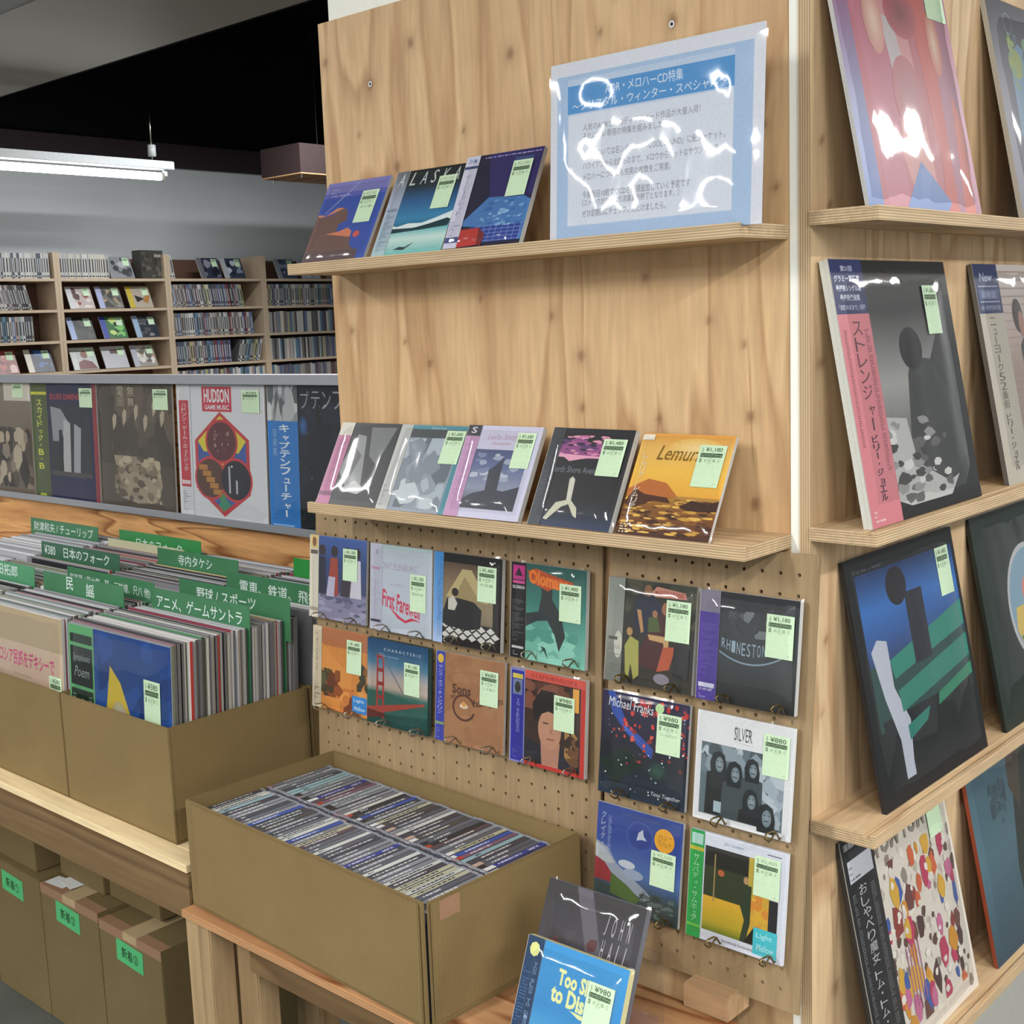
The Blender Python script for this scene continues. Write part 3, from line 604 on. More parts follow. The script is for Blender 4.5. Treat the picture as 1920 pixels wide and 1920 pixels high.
# ------------------------------------------------------------------ far CD shelves on the left wall
XF = -4500; SZ = (1765, 1609, 1452, 1296, 1140, 984, 828, 672, 516, 360, 204, 48)
for n, (y0, lb) in enumerate(((1337, 'far CD shelf unit at the left edge of the photo'), (1979, 'far CD shelf unit with three rows of face out CDs'), (2621, 'far CD shelf unit packed with spines, second from the plywood panel'), (3263, 'far CD shelf unit partly hidden by the tall plywood panel'))):
    t = empty('cd_shelf_unit', (XF, y0, 0)); tag(t, lb, 'shelf unit')
    MB().box(-195, 0.5, 0, 0, 18, 1895).build('side_panel', M_UNIT, t); MB().box(-195, 624, 0, 0, 641.5, 1895).build('side_panel', M_UNIT, t)
    MB().box(-200, 0.5, 0, -195.5, 641.5, 1880).build('back_panel', M_UNITB, t)
    for z in SZ: MB().box(-195, 18.5, z - 14, -1, 623.5, z).build('shelf_board', M_UNIT, t)
spc = ['#a9a7a3', '#8d8b88', '#5d5b5c', '#3a3a3d', '#c4c2bf', '#77767c', '#555a66', '#9a8f86', '#6f6a60', '#b8b5b4', '#4a4644', '#80838c', '#d2d0cc', '#93a0a0', '#6a5360', '#5f6f8f', '#b39c94', '#43464f', '#cfcabb', '#7a4044', '#5f8296', '#b0ad7c', '#575a7c', '#756c64']
def spinemesh(col, th, h, i):
    mb = MB(); mb.box(-140, 0, 0, 0, th, h, 0, srgb(col)); a = srgb('#3a3a40' if sum(srgb(col)[:3]) > 0.6 else '#b9b9b9')
    mb.box(0, th * 0.3, h * 0.25, 0.3, th * 0.7, h * 0.8, 0, a); mb.box(0, th * 0.2, h * 0.06, 0.3, th * 0.8, h * 0.12, 0, a); return mb.mesh('cd_case', M_SPINE)
SP = [(spinemesh(c, th, 124 + (i % 3), i), th) for i, c in enumerate(spc) for th in (12, 17)]; SPN = [cname(c) for c in spc for th in (12, 17)]
rd = random.Random(21); st = MB()
def fill(y0, y1, z, group, label, lean=0, asstuff=False, only=None):
    y = y0
    while y < y1:
        ix = rd.randrange(len(SP)) if not only else rd.choice(only); me, th = SP[ix]
        a = math.radians(lean + rd.uniform(-1, 1)) if abs(lean) > 0 else math.radians(rd.uniform(-0.4, 0.4))
        if asstuff:
            st.box(XF - 150, y, z + 0.3, XF - 12, y + th - 0.6, z + rd.uniform(118, 126), 0, srgb(rd.choice(spc)))
        else:
            o = inst('cd_case', me, loc=(XF - 12 - rd.uniform(0, 5), y, z + 0.4 + (abs(math.sin(a)) * th if a < 0 else 0)), rot=(a, 0, 0)); tag(o, '%s %s, %s' % (SPN[ix], label, pos5((y - y0) / max(60, y1 - y0), ('left end', 'left half', 'middle', 'right half', 'right end'))), 'CD', group)
        y += th / max(0.6, math.cos(a)) + 0.4
L3 = 'CD spine on the %s row of the packed far unit'
fill(2643, 3125, 1609, 'spines on the second row of the packed far unit', L3 % 'second', 9); 
fill(2643, 3180, 1452, 'spines on the third row of the packed far unit', L3 % 'third', 3)
fill(2643, 3000, 1296, 'spines on the fourth row of the packed far unit', L3 % 'fourth', 2); fill(3050, 3205, 1296, 'spines on the fourth row of the packed far unit', L3 % 'fourth', -14)
fill(3285, 3840, 1609, 'spines in the second row beside the plywood panel', 'CD spine on the second row beside the plywood panel', 0)
fill(3285, 3860, 1452, '', '', 0, True); fill(3285, 3860, 1296, '', '', 0, True); fill(3285, 3860, 1140, '', '', 0, True); fill(2643, 3230, 1140, '', '', 0, True)
fill(1380, 1830, 1609, 'spines on the second row of the leftmost far unit', 'CD spine leaning on the second row, leftmost far unit', 12, False, [0, 4, 6, 9, 10, 20, 24, 28])
fill(1380, 1830, 1452, 'spines on the third row of the leftmost far unit', 'CD spine on the third row, leftmost far unit', 0)
fill(1380, 1930, 1765, 'cases on the top row of the leftmost far unit', 'CD on the top row, leftmost far unit', 0, False, [8, 9, 18, 24, 25, 12])
fill(2000, 2270, 1765, 'pale cases on the top row of the face out unit', 'CD on the top row of the far face out unit', 0, False, [8, 9, 18, 19, 24, 25, 36, 37])
fill(2643, 2672, 1765, 'pair at the left end of the top row', 'CD on the top row of the packed far unit', 8, False, [8, 9])
o = st.build('cd_cases', M_SPINE); tag(o, 'lower rows of CD spines in the two far units beside the plywood panel', 'CDs', kind='stuff')
# ================================================================== albums
TG = (0.70, 0.52, 0.27, 0.38)
def cd(n, x, y, z, yaw, lean, art, label, price, W_=135, H_=135, T_=5, **k):
    k.setdefault('tagpos', TG)
    return album('cd_album', x, y, z, yaw, lean, W_, H_, T_, art, label, 'CD', price=price, seed=n, **k)
GB = ['#2c2c2e', '#4b4b4d', '#8c8c8c', '#bdbdbd', '#1b1b1c', '#6b6b6d']
# ---- upper ledge
def a1(a):
    a.g(0, 0, 1, 1, [(0, '#3a54a8'), (1, '#3550a8')]); a.p([(0, 0), (0.86, 0), (0.84, 0.10), (0.70, 0.17), (0.66, 0.30), (0.42, 0.33), (0.40, 0.45), (0.52, 0.50), (0.48, 0.62), (0.40, 0.66), (0.24, 0.58), (0.05, 0.56), (0, 0.60)], '#71534c')
    a.p([(0.0, 0.60), (0.05, 0.56), (0.24, 0.60), (0.42, 0.66), (0.30, 0.67), (0.14, 0.58), (0.06, 0.60)], '#d08866'); a.p([(0.24, 0.34), (0.40, 0.32), (0.66, 0.28), (0.66, 0.35), (0.58, 0.40), (0.44, 0.36)], '#d5805e'); a.e(0.75, 0.31, 0.05, 0.04, '#cf5a4a'); a.r(0, 0, 0.86, 0.12, '#5d4a4c')
    a.r(0.0, 0.86, 1, 1, '#7a78b8'); a.r(0, 0.80, 1, 0.855, '#5a5fae'); a.lines(0.1, 0.82, 0.9, 0.94, 3, '#a7a5d2', 0.35)
    a.p([(0.06, 0.56), (0.50, 0.98), (0.54, 0.98), (0.14, 0.62)], '#8f95c8')
cd(1, 51, -97, 1552.5, 1.6, 29, a1, 'CD of a brown canyon under a deep blue sky, leftmost on the upper ledge', '2,580', faint=True, note='ポリ袋', tagpos=(0.63, 0.45, 0.26, 0.40))
def a2(a):
    a.g(0, 0, 1, 1, [(0, '#5fb8b4'), (0.18, '#cfeae2'), (0.27, '#7cc4c8'), (0.33, '#1f6f8a'), (0.42, '#3b86b4'), (0.62, '#2d5f92'), (0.8, '#1f2c33'), (1, '#171b1b')])
    a.p([(0, 0.30), (0.1, 0.36), (0.25, 0.33), (0.4, 0.36), (0.6, 0.35), (0.8, 0.40), (1, 0.46), (1, 0.34), (0.8, 0.35), (0.6, 0.31), (0.3, 0.29), (0, 0.27)], '#e3f2f2'); a.p([(0.0, 0.28), (0.2, 0.31), (0.5, 0.30), (0.7, 0.33), (0.95, 0.38), (1, 0.36), (0.98, 0.29), (0.6, 0.27), (0, 0.25)], '#12363f')
    for i, c in enumerate('LASKA'): a.t(c, 0.225 + i * 0.155, 0.82, 0.085, 0.15, '#cfd8d4', 0.0, 0.25)
    a.p([(0.3, 0.06), (0.45, 0.05), (0.58, 0.13), (0.5, 0.10), (0.46, 0.08), (0.38, 0.09)], '#2b4048'); a.p([(0.05, 0.12), (0.16, 0.11), (0.2, 0.16), (0.12, 0.13)], '#2b4048')
cd(2, 205, -95, 1552.5, 1.6, 28, a2, 'CD with teal icy landscape and spaced white capitals, middle of the upper ledge', '2,580', faint=True, tagpos=(0.66, 0.50, 0.25, 0.38), obi=(0.19, lambda o: (o.g(0, 0, 1, 1, [(0, '#a9c4cc'), (0.6, '#aab4cc'), (1, '#686c6e')]), o.t('A', 0.30, 0.82, 0.42, 0.15, '#d8e0de', 0, 0.25), o.t('ALASKA', 0.1, 0.52, 0.8, 0.035, '#2c4a55'), o.lines(0.15, 0.06, 0.9, 0.5, 22, '#64808a', 0.4))))
def a3(a):
    a.r(0, 0, 1, 1, '#1b1834'); a.p([(0.30, 1), (1, 1), (1, 0.5), (0.45, 0.5)], '#2e2560'); a.p([(0.12, 0.24), (0.44, 0.52), (0.9, 0.5), (1, 0.45), (1, 0.04), (0.5, 0.04), (0.3, 0.22)], '#4677b4'); a.p([(0.3, 0.22), (0.98, 0.20), (0.96, 0.04), (0.34, 0.04)], '#2b3f94')
    for i in range(5): a.r(0.36, 0.05 + i * 0.04, 0.98, 0.055 + i * 0.04, '#7f9ad0')
    for i in range(8): a.p([(0.40 + i * 0.08, 0.04), (0.405 + i * 0.08, 0.04), (0.42 + i * 0.078, 0.22), (0.413 + i * 0.078, 0.22)], '#7f9ad0')
    a.n(0.4, 0.2, 0.95, 0.48, ['#6f9fd0', '#3a67a8', '#86b2dc'], 40, 0.04, 2, 0.4); a.p([(0.10, 0), (0.10, 0.19), (0.42, 0.20), (0.50, 0.02)], '#b5322c'); a.p([(0.42, 0.20), (0.52, 0.12), (0.50, 0.0), (0.44, 0.02)], '#73201f')
    a.e(0.86, 0.56, 0.05, 0.035, '#e8622c', edge='#2e2560'); a.e(0.72, 0.66, 0.09, 0.07, '#14132a'); a.lines(0.25, 0.955, 0.98, 0.975, 1, '#a49ad2', 0.6, 3); a.t('Sentimiento', 0.66, 0.89, 0.24, 0.04, '#5f86c4', 0, 0.3)
cd(3, 352, -96, 1552.5, 0.3, 25, a3, 'CD with a night swimming pool and red corner, right one of the upper ledge', '2,580', faint=True, tagpos=(0.66, 0.50, 0.25, 0.38), obi=(0.18, lambda o: (o.r(0, 0, 1, 1, '#c9c8dc'), o.r(0, 0.86, 1, 0.89, '#3c4472'), o.t('SHM', 0.2, 0.92, 0.6, 0.05, '#6a7fa4'), o.tv('ザ・シークレット', 0.28, 0.80, 0.4, 0.45, '#9494aa', 0), o.r(0, 0.06, 1, 0.12, '#434a80'), o.lines(0.1, 0.14, 0.9, 0.3, 8, '#8c8ca8', 0.4))), T_=7)
# ---- the laminated notice
nt_ = empty('shop_notice', (532, -93, 1552), (-math.radians(3.5), 0, 0)); tag(nt_, 'laminated A4 notice with a blue heading band leaning on the upper ledge', 'notice')
MB().box(0, -1.2, 0, 300, 0, 212, 0, srgb('#dfe3ee')).build('paper', M_SPINE, nt_)
a = Art(300, 212); a.r(0, 0, 1, 1, '#dfe3ee'); a.r(0.035, 0.0, 0.955, 0.925, '#a9c4e6'); a.r(0.09, 0.08, 0.875, 0.90, '#bdd0ea'); a.r(0.095, 0.085, 0.872, 0.70, '#dbe2f0'); a.r(0.09, 0.71, 0.875, 0.865, '#4b93d2')
a.t('AOR・メロハーCD特集', 0.28, 0.79, 0.37, 0.06, '#d6e6f6', 0.004); a.t('～クリスタル・ウィンター・スペシャル～', 0.115, 0.72, 0.73, 0.055, '#d6e6f6', 0.004)
TX = '#8b8e99'
a.t('人気のAORとメロディアスハード作品が大量入荷！', 0.17, 0.605, 0.56, 0.042, TX, 0); a.t('それに伴い専用の特集を組みました。', 0.17, 0.555, 0.40, 0.042, TX, 0)
a.t('AORについては名シリーズの「COOL SOUND」に紙ジャケット。', 0.17, 0.455, 0.67, 0.044, TX, 0); a.t('ハワイアンから北欧ものまで、メロウからホットなサウンドまで。', 0.17, 0.39, 0.65, 0.042, TX, 0); a.t('メロハーについても充実の枚数をご用意。', 0.17, 0.33, 0.43, 0.042, TX, 0)
a.t('今後毎日10枚ずつCDを新規追加していく予定です', 0.17, 0.23, 0.52, 0.042, TX, 0); a.t('（ストックがなくなり次第更新終了となります。）', 0.17, 0.185, 0.47, 0.04, TX, 0); a.t('ぜひ定期的にチェックいただけましたら。', 0.17, 0.125, 0.41, 0.042, TX, 0)
a.build('printed_notice', nt_, (0, -1.25, 0), M_MATT)
inst('laminate_film', bagmesh(300, 212, 2.2, 3, 77, M_FILM_S, 2.6, 26), nt_)
# ---- lower ledge
def c1(a):
    a.r(0, 0, 1, 1, '#262a2e'); a.p([(0.32, 0.86), (0.18, 0.42), (0.30, 0.30), (0.42, 0.18), (0.62, 0.22), (0.55, 0.5), (0.46, 0.84)], '#8a8d90'); a.p([(0.34, 0.7), (0.26, 0.45), (0.4, 0.35), (0.48, 0.6)], '#5a5d60'); a.p([(0.3, 0.18), (0.6, 0.14), (0.7, 0.2), (0.5, 0.3)], '#b9bbbc'); a.p([(0.5, 0.95), (0.9, 0.95), (0.75, 0.5), (0.6, 0.6)], '#6f7276')
cd(4, 52, -97, 1192.5, 2.4, 29.5, c1, 'shiny bagged CD with a pink paper band, leftmost on the lower ledge', None, wr=1.6, obi=(0.21, lambda o: (o.r(0, 0, 1, 1, '#b56a92'), o.r(0, 0.84, 1, 1, '#cdcabd'), o.r(0, 0.10, 1, 0.15, '#7a4465'), o.lines(0.15, 0.2, 0.85, 0.8, 26, '#9c5880', 0.4))))
def c2(a):
    a.r(0, 0, 1, 1, '#4b8c9c'); a.r(0.0, 0.0, 0.92, 0.94, '#8e98a4'); a.r(0, 0.85, 0.92, 0.95, '#3d4447'); a.n(0.02, 0.04, 0.9, 0.85, ['#a8b4c0', '#7d8894', '#c0cad2', '#5e6a74'], 30, 0.14, 4); a.t('Norman Kunz', 0.45, 0.958, 0.22, 0.022, '#d6e6ea', 0)
cd(5, 186, -95, 1192.5, 2.0, 29.4, c2, 'CD in a crumpled bag with a teal border, second on the lower ledge', '1,680', wr=2.4, tagpos=(0.70, 0.56, 0.27, 0.38), obi=(0.17, lambda o: (o.r(0, 0, 1, 1, '#b3b6b4'), o.lines(0.1, 0.05, 0.9, 0.3, 8, '#8b8f90'))))
def c3(a):
    a.r(0, 0, 1, 1, '#c5c4dc'); a.g(0.16, 0.10, 0.90, 0.74, [(0, '#2f3046'), (0.35, '#8a92a8'), (0.7, '#5c6a94'), (1, '#454e78')]); a.n(0.2, 0.4, 0.88, 0.7, ['#9aa4bc', '#7682a4', '#b4bccc'], 26, 0.06, 6, 0.5)
    a.p([(0.16, 0.10), (0.90, 0.10), (0.90, 0.36), (0.7, 0.30), (0.62, 0.31), (0.60, 0.66), (0.50, 0.56), (0.44, 0.52), (0.46, 0.3), (0.3, 0.26), (0.16, 0.18)], '#363a48')
    a.t('Leslie Smith', 0.30, 0.85, 0.40, 0.06, '#b590a8', 0.0, 0.35); a.t('Heartache', 0.38, 0.79, 0.25, 0.04, '#c4a0ac', 0.0, 0.3)
cd(6, 328, -94, 1192.5, 1.5, 27.6, c3, 'lavender framed CD with a dark rock, third on the lower ledge', '1,680', tagpos=(0.70, 0.55, 0.24, 0.38), T_=8, obi=(0.19, lambda o: (o.r(0, 0, 1, 1, '#b98cb4'), o.r(0, 0.88, 1.0, 1, '#33343c'), o.t('S', 0.3, 0.91, 0.4, 0.07, '#c9c9d4'), o.lines(0.1, 0.15, 0.9, 0.8, 24, '#9e74a0', 0.3))))
def c4(a):
    a.g(0, 0, 1, 1, [(0, '#1f3052'), (0.16, '#1c2430'), (0.3, '#17181b'), (1, '#191b22')]); a.p([(0.04, 0.70), (0.2, 0.71), (0.35, 0.68), (0.6, 0.70), (0.72, 0.72), (0.7, 0.86), (0.5, 0.84), (0.4, 0.92), (0.1, 0.84)], '#8f4a84'); a.n(0.05, 0.72, 0.75, 0.93, ['#c46a9c', '#5b3a6e', '#e09ab4', '#2a2038'], 60, 0.05, 8, 0.25); a.p([(0.0, 0.70), (0.22, 0.70), (0.3, 0.66), (0.5, 0.70), (0.7, 0.70), (0.7, 0.72), (0.1, 0.735)], '#e6a3bc')
    a.t('North Shore Avenue', 0.10, 0.545, 0.62, 0.065, '#7e8790', 0.0)
    a.p([(0.40, 0.26), (0.37, 0.48), (0.40, 0.51), (0.44, 0.48), (0.46, 0.26)], '#cfcfc0'); a.p([(0.40, 0.27), (0.46, 0.27), (0.55, 0.20), (0.58, 0.10), (0.53, 0.12), (0.44, 0.23), (0.36, 0.2), (0.22, 0.06), (0.17, 0.07), (0.28, 0.24)], '#c9cab2')
cd(7, 484, -93, 1192.5, -0.9, 27, c4, 'black CD with a peeled banana under a pink sky, fourth on the lower ledge', '1,480', T_=9, tagpos=(0.66, 0.53, 0.28, 0.37), obi=(0.15, lambda o: (o.g(0, 0, 1, 1, [(0, '#3b4047'), (1, '#34373e')]), o.lines(0.1, 0.25, 0.9, 0.55, 24, '#575d64', 0.4))))
def c5(a):
    a.g(0, 0, 1, 1, [(0, '#3b1e12'), (0.12, '#6b3a18'), (0.30, '#8a5a24'), (0.40, '#b98838'), (0.405, '#e8a93a'), (0.62, '#f0bd4a'), (0.85, '#e8b860'), (1, '#dd9a42')]); a.n(0.0, 0.03, 1, 0.38, ['#3d2010', '#8e5c20', '#c9983f', '#5a3216', '#e3b553'], 150, 0.06, 9, 0.22)
    a.p([(0.0, 0.44), (0.2, 0.55), (0.4, 0.52), (0.55, 0.40), (0.5, 0.38), (0.0, 0.38)], '#b8692c'); a.p([(0, 0.30), (0.08, 0.45), (0.2, 0.40), (0.45, 0.38), (0.5, 0.33), (0.3, 0.34), (0.1, 0.26)], '#4a2413'); a.p([(0.60, 0.30), (0.72, 0.37), (0.9, 0.35), (1, 0.38), (1, 0.28), (0.7, 0.27)], '#3a1c0e'); a.e(0.62, 0.86, 0.3, 0.1, '#f2d894', edge='#e8b85c')
    a.t('Lemuria', 0.22, 0.74, 0.52, 0.14, '#7c5a10', 0.0, 0.35); a.tv('レムリア／レムリア', 0.07, 0.80, 0.06, 0.56, '#e9e2cc', 0.0); a.r(0.01, 0.93, 0.14, 0.985, '#e4ddca'); a.lines(0.03, 0.02, 0.16, 0.12, 4, '#e0cfa8')
cd(8, 625, -93, 1192.5, 0.2, 28.8, c5, 'orange sunset sea CD with script lettering, rightmost on the lower ledge', '1,180', tagpos=(0.66, 0.50, 0.28, 0.40))

# ---- pegboard CDs
def PY(b_, z):  # y of the bottom front of a CD on a board at height z
    return PB[b_][1] - (1150 - z) * math.sin(PB[b_][3]) - 13
def pcd(n, b_, x, z, yaw, art, label, price, **k):
    k.setdefault('T_', 5); T_ = k['T_']
    return cd(n, x, PY(b_, z) - 0, z, yaw, math.degrees(PB[b_][3]) + (2.2 if n % 2 else 1.6), art, label, price, **k)
def p11(a):
    a.g(0, 0, 1, 1, [(0, '#8d8ba6'), (0.3, '#7f7f9e'), (0.36, '#3a4468'), (0.7, '#2f4578'), (1, '#4b66a8')]); a.n(0.0, 0.0, 1, 0.33, ['#8a86a2', '#6f6f8c', '#9d9bb4', '#5b5c78'], 50, 0.08, 3, 0.4)
    for x, c in ((0.10, '#2c2f42'), (0.32, '#9c4438'), (0.55, '#3b3540'), (0.72, '#c9c8d4')): a.p([(x, 0.30), (x + 0.05, 0.75), (x + 0.18, 0.75), (x + 0.2, 0.30)], c); a.e(x + 0.12, 0.83, 0.06, 0.065, '#3a2f33')
    a.p([(0.30, 0.28), (0.34, 0.52), (0.46, 0.52), (0.44, 0.28)], '#b7b3cc')
pcd(11, 0, -61, 990, 1.5, p11, 'CD of four figures on a blue shore, top left of the left pegboard', '1,180', tagpos=(0.60, 0.50, 0.25, 0.38), obi=(0.16, lambda o: (o.r(0, 0, 1, 1, '#d6d0be'), o.r(0.1, 0.84, 0.9, 1, '#d9c07c'), o.e(0.5, 0.92, 0.22, 0.06, '#8d5a3c'), o.r(0.1, 0.77, 0.9, 0.82, '#6a5850'), o.r(0, 0.08, 1, 0.12, '#a89f90'))))
def p12(a):
    a.r(0, 0, 1, 1, '#b9c3cf'); a.r(0, 0.955, 1, 1, '#a9bcbf'); a.t('TONY ELENBURG', 0.14, 0.72, 0.62, 0.075, '#a396b0', 0.0, 0.25); a.t('is just a', 0.33, 0.53, 0.22, 0.04, '#a48ea6', 0.0, 0.3)
    a.t('First Farewell', 0.20, 0.29, 0.62, 0.20, '#c93a56', 0.02, 0.1, -0.10); a.p([(0.30, 0.30), (0.5, 0.19), (0.58, 0.16), (0.68, 0.20), (0.84, 0.17), (0.70, 0.17), (0.58, 0.13), (0.46, 0.17)], '#c93a56')
pcd(12, 0, 91, 990, 1.0, p12, 'pale grey CD with red script lettering, beside the blue shore CD', '1,180', note='帯付ポリ袋', T_=7, tagpos=(0.66, 0.28, 0.25, 0.42), obi=(0.20, lambda o: (o.r(0, 0, 1, 1, '#b4b6c8'), o.t('S', 0.45, 0.88, 0.2, 0.05, '#76788c'), o.t('Farewell', 0.1, 0.70, 0.7, 0.04, '#b0506e'), o.r(0.05, 0.09, 0.9, 0.12, '#3c3d4a'), o.lines(0.1, 0.14, 0.9, 0.6, 22, '#9fa1b4', 0.35))))
def p13(a):
    a.r(0, 0, 1, 1, '#1e1c1c'); a.g(0.13, 0.10, 0.88, 0.90, [(0, '#6d6257'), (0.4, '#8f8165'), (0.7, '#857058'), (1, '#59483a')]); a.p([(0.18, 0.52), (0.42, 0.84), (0.56, 0.84), (0.82, 0.50)], '#b8a878'); a.p([(0.3, 0.5), (0.46, 0.76), (0.7, 0.5)], '#9a8860')
    a.p([(0.05, 0.10), (0.9, 0.10), (0.9, 0.26), (0.05, 0.26)], '#2c2a2a')
    for j in range(3):
        for i in range(6):
            x = 0.12 + i * 0.135 + (j % 2) * 0.067; y = 0.10 + j * 0.055; a.p([(x, y), (x + 0.06, y + 0.04), (x + 0.125, y), (x + 0.06, y - 0.035)], '#cfcfca')
    a.p([(0.10, 0.24), (0.20, 0.50), (0.36, 0.52), (0.6, 0.50), (0.72, 0.42), (0.70, 0.22), (0.5, 0.18), (0.2, 0.2)], '#272628'); a.p([(0.22, 0.38), (0.22, 0.5), (0.3, 0.54), (0.36, 0.46), (0.32, 0.38)], '#c6c4ba'); a.e(0.32, 0.58, 0.05, 0.045, '#2a211d'); a.r(0, 0.93, 1, 1, '#1a1a1b')
pcd(13, 1, 233, 990, 0.4, p13, 'brown CD with a seated figure on a chequered floor, top left of the middle pegboard', '1,480', note='中古盤', T_=7, tagpos=(0.66, 0.52, 0.27, 0.38), obi=(0.14, lambda o: (o.g(0, 0, 1, 1, [(0, '#a9bce0'), (0.25, '#6f9ed6'), (1, '#3b86c8')]), o.tv('アーティスト・コレクション', 0.55, 0.95, 0.3, 0.7, '#2a5c9a', 0))))
def p14(a):
    a.g(0, 0, 1, 1, [(0, '#7cc0ac'), (0.3, '#5ba090'), (0.6, '#3d7a70'), (1, '#2c5450')]); a.n(0.1, 0.0, 0.9, 0.4, ['#6fb4a0', '#8cccb8', '#4f9484'], 30, 0.12, 5, 0.5)
    a.p([(0.40, 0.86), (0.42, 0.70), (0.38, 0.52), (0.2, 0.48), (0.18, 0.40), (0.2, 0.34), (0.36, 0.42), (0.5, 0.44), (0.60, 0.30), (0.66, 0.14), (0.74, 0.30), (0.70, 0.44), (0.76, 0.52), (0.64, 0.56), (0.56, 0.66), (0.56, 0.86)], '#33393a'); a.p([(0.40, 0.10), (0.46, 0.12), (0.52, 0.04), (0.48, 0.15), (0.42, 0.17), (0.44, 0.13)], '#2c4a46')
    a.p([(0.22, 0.92), (0.34, 0.96), (0.5, 0.92), (0.84, 0.86), (0.8, 0.78), (0.62, 0.80), (0.5, 0.74), (0.3, 0.80)], '#b5502c'); a.t('Olomana', 0.24, 0.80, 0.54, 0.15, '#e57a33', 0.05, 0.0, -0.05)
pcd(14, 1, 388, 990, 0.0, p14, 'teal CD with a dark diving bird, top right of the middle pegboard', '1,480', tagpos=(0.66, 0.46, 0.28, 0.38), T_=7, obi=(0.21, lambda o: (o.r(0, 0, 1, 1, '#1c1c1e'), o.r(0.12, 0.82, 0.9, 0.97, '#b4347e'), o.p([(0.25, 0.86), (0.5, 0.95), (0.75, 0.86)], '#2a1a24'), o.r(0.12, 0.78, 0.9, 0.81, '#c84a90'), o.t('OLOMANA', 0.1, 0.725, 0.8, 0.035, '#cfcfcf', 0.02), o.lines(0.12, 0.18, 0.88, 0.62, 26, '#6a6a6c', 0.4), o.r(0.12, 0.10, 0.88, 0.125, '#c2c2c0'), o.lines(0.2, 0.03, 0.8, 0.08, 3, '#a2a2a2'))))
def p21(a):
    a.r(0, 0, 1, 1, '#d08845'); a.r(0, 0.78, 1, 1, '#b0704a'); a.p([(0, 0.4), (0.14, 0.82), (0.4, 0.62), (0.7, 0.48), (0.7, 0.30), (0.0, 0.30)], '#d9924c'); a.n(0, 0, 0.5, 0.5, ['#5a5a3c', '#8a4e2e', '#6b3d2a', '#4a4230'], 26, 0.10, 6); a.n(0.4, 0, 1, 0.3, ['#7a3f2a', '#c87a40', '#e09a50', '#93512e'], 24, 0.1, 7); a.n(0.8, 0.3, 1, 0.7, ['#5b5a3a', '#8a5a30', '#3f3c28'], 12, 0.06, 8)
    a.p([(0.12, 0.02), (0.5, 0.02), (0.52, 0.16), (0.2, 0.16)], '#dc8f48'); a.r(0.72, 0.04, 0.98, 0.24, '#3a86d0'); a.t('Light', 0.75, 0.16, 0.18, 0.05, '#bfe0f6'); a.t('Mellow', 0.76, 0.07, 0.19, 0.05, '#bfe0f6')
pcd(21, 0, -57, 840, 1.0, p21, 'orange landscape CD with a small blue sticker, lower left of the left pegboard', '1,480', edge='#cfb98c', tagpos=(0.62, 0.50, 0.26, 0.40), obi=(0.16, lambda o: (o.r(0, 0, 1, 1, '#cbbfa4'), o.lines(0.2, 0.9, 0.9, 0.95, 2, '#8a8270'), o.tv('ザ・パーティー', 0.3, 0.85, 0.35, 0.4, '#6e6858', 0), o.lines(0.15, 0.03, 0.9, 0.26, 9, '#7d7666'))))
def p22(a):
    a.g(0, 0, 1, 1, [(0, '#163f3c'), (0.25, '#1f524a'), (0.38, '#3c6a60'), (0.46, '#b3a294'), (0.58, '#a6a09e'), (0.72, '#4b7894'), (0.86, '#2a5478'), (1, '#1f4468')]); a.p([(0, 0.38), (0.3, 0.40), (0.6, 0.36), (1, 0.32), (1, 0.2), (0, 0.1)], '#2c5a50')
    for x in (0.155, 0.255): a.p([(x, 0.08), (x + 0.035, 0.08), (x + 0.03, 0.82), (x + 0.005, 0.82)], '#a03c38')
    for y in (0.3, 0.46, 0.62, 0.78): a.r(0.16, y, 0.28, y + 0.045, '#8e322f')
    a.p([(0, 0.10), (0.0, 0.18), (0.3, 0.24), (0.95, 0.36), (0.95, 0.33), (0.35, 0.17)], '#9c4238'); a.p([(0, 0.05), (0.3, 0.10), (0.3, 0.14), (0, 0.16)], '#5a2a26'); a.p([(0.24, 0.82), (0.26, 0.82), (0.62, 0.42), (0.60, 0.42)], '#6d6f78')
    a.t('C H A R A C T E R I S', 0.28, 0.875, 0.6, 0.035, '#b8cce0', 0.0); a.lines(0.2, 0.81, 0.9, 0.855, 2, '#8fb4d0', 0.35)
pcd(22, 0, 83, 840, 0.8, p22, 'CD of a red suspension bridge in mist, lower right of the left pegboard', '1,180', tagpos=(0.62, 0.42, 0.25, 0.37), T_=9, edge='#2c4a48')
def p23(a):
    a.r(0, 0, 1, 1, '#a37551'); a.n(0, 0, 1, 1, ['#a0724e', '#a67a56', '#9c6e4b'], 60, 0.12, 3); a.ring(0.5, 0.72, 0.32, 0.10, 0.06, '#94683f')
    a.t('Sons', 0.24, 0.56, 0.28, 0.11, '#5a3a30', 0.03); a.t('of', 0.22, 0.50, 0.06, 0.05, '#5a3a30'); a.ring(0.42, 0.42, 0.17, 0.15, 0.16, '#5a3a30'); a.r(0.54, 0.38, 0.62, 0.46, '#a37551'); a.t('hamplin', 0.56, 0.42, 0.42, 0.11, '#5a3a30', 0.02, 0, 0.10); a.e(0.42, 0.44, 0.06, 0.03, '#dcc19a'); a.r(0.36, 0.425, 0.48, 0.44, '#e4dcc8'); a.e(0.42, 0.46, 0.03, 0.03, '#d89a58')
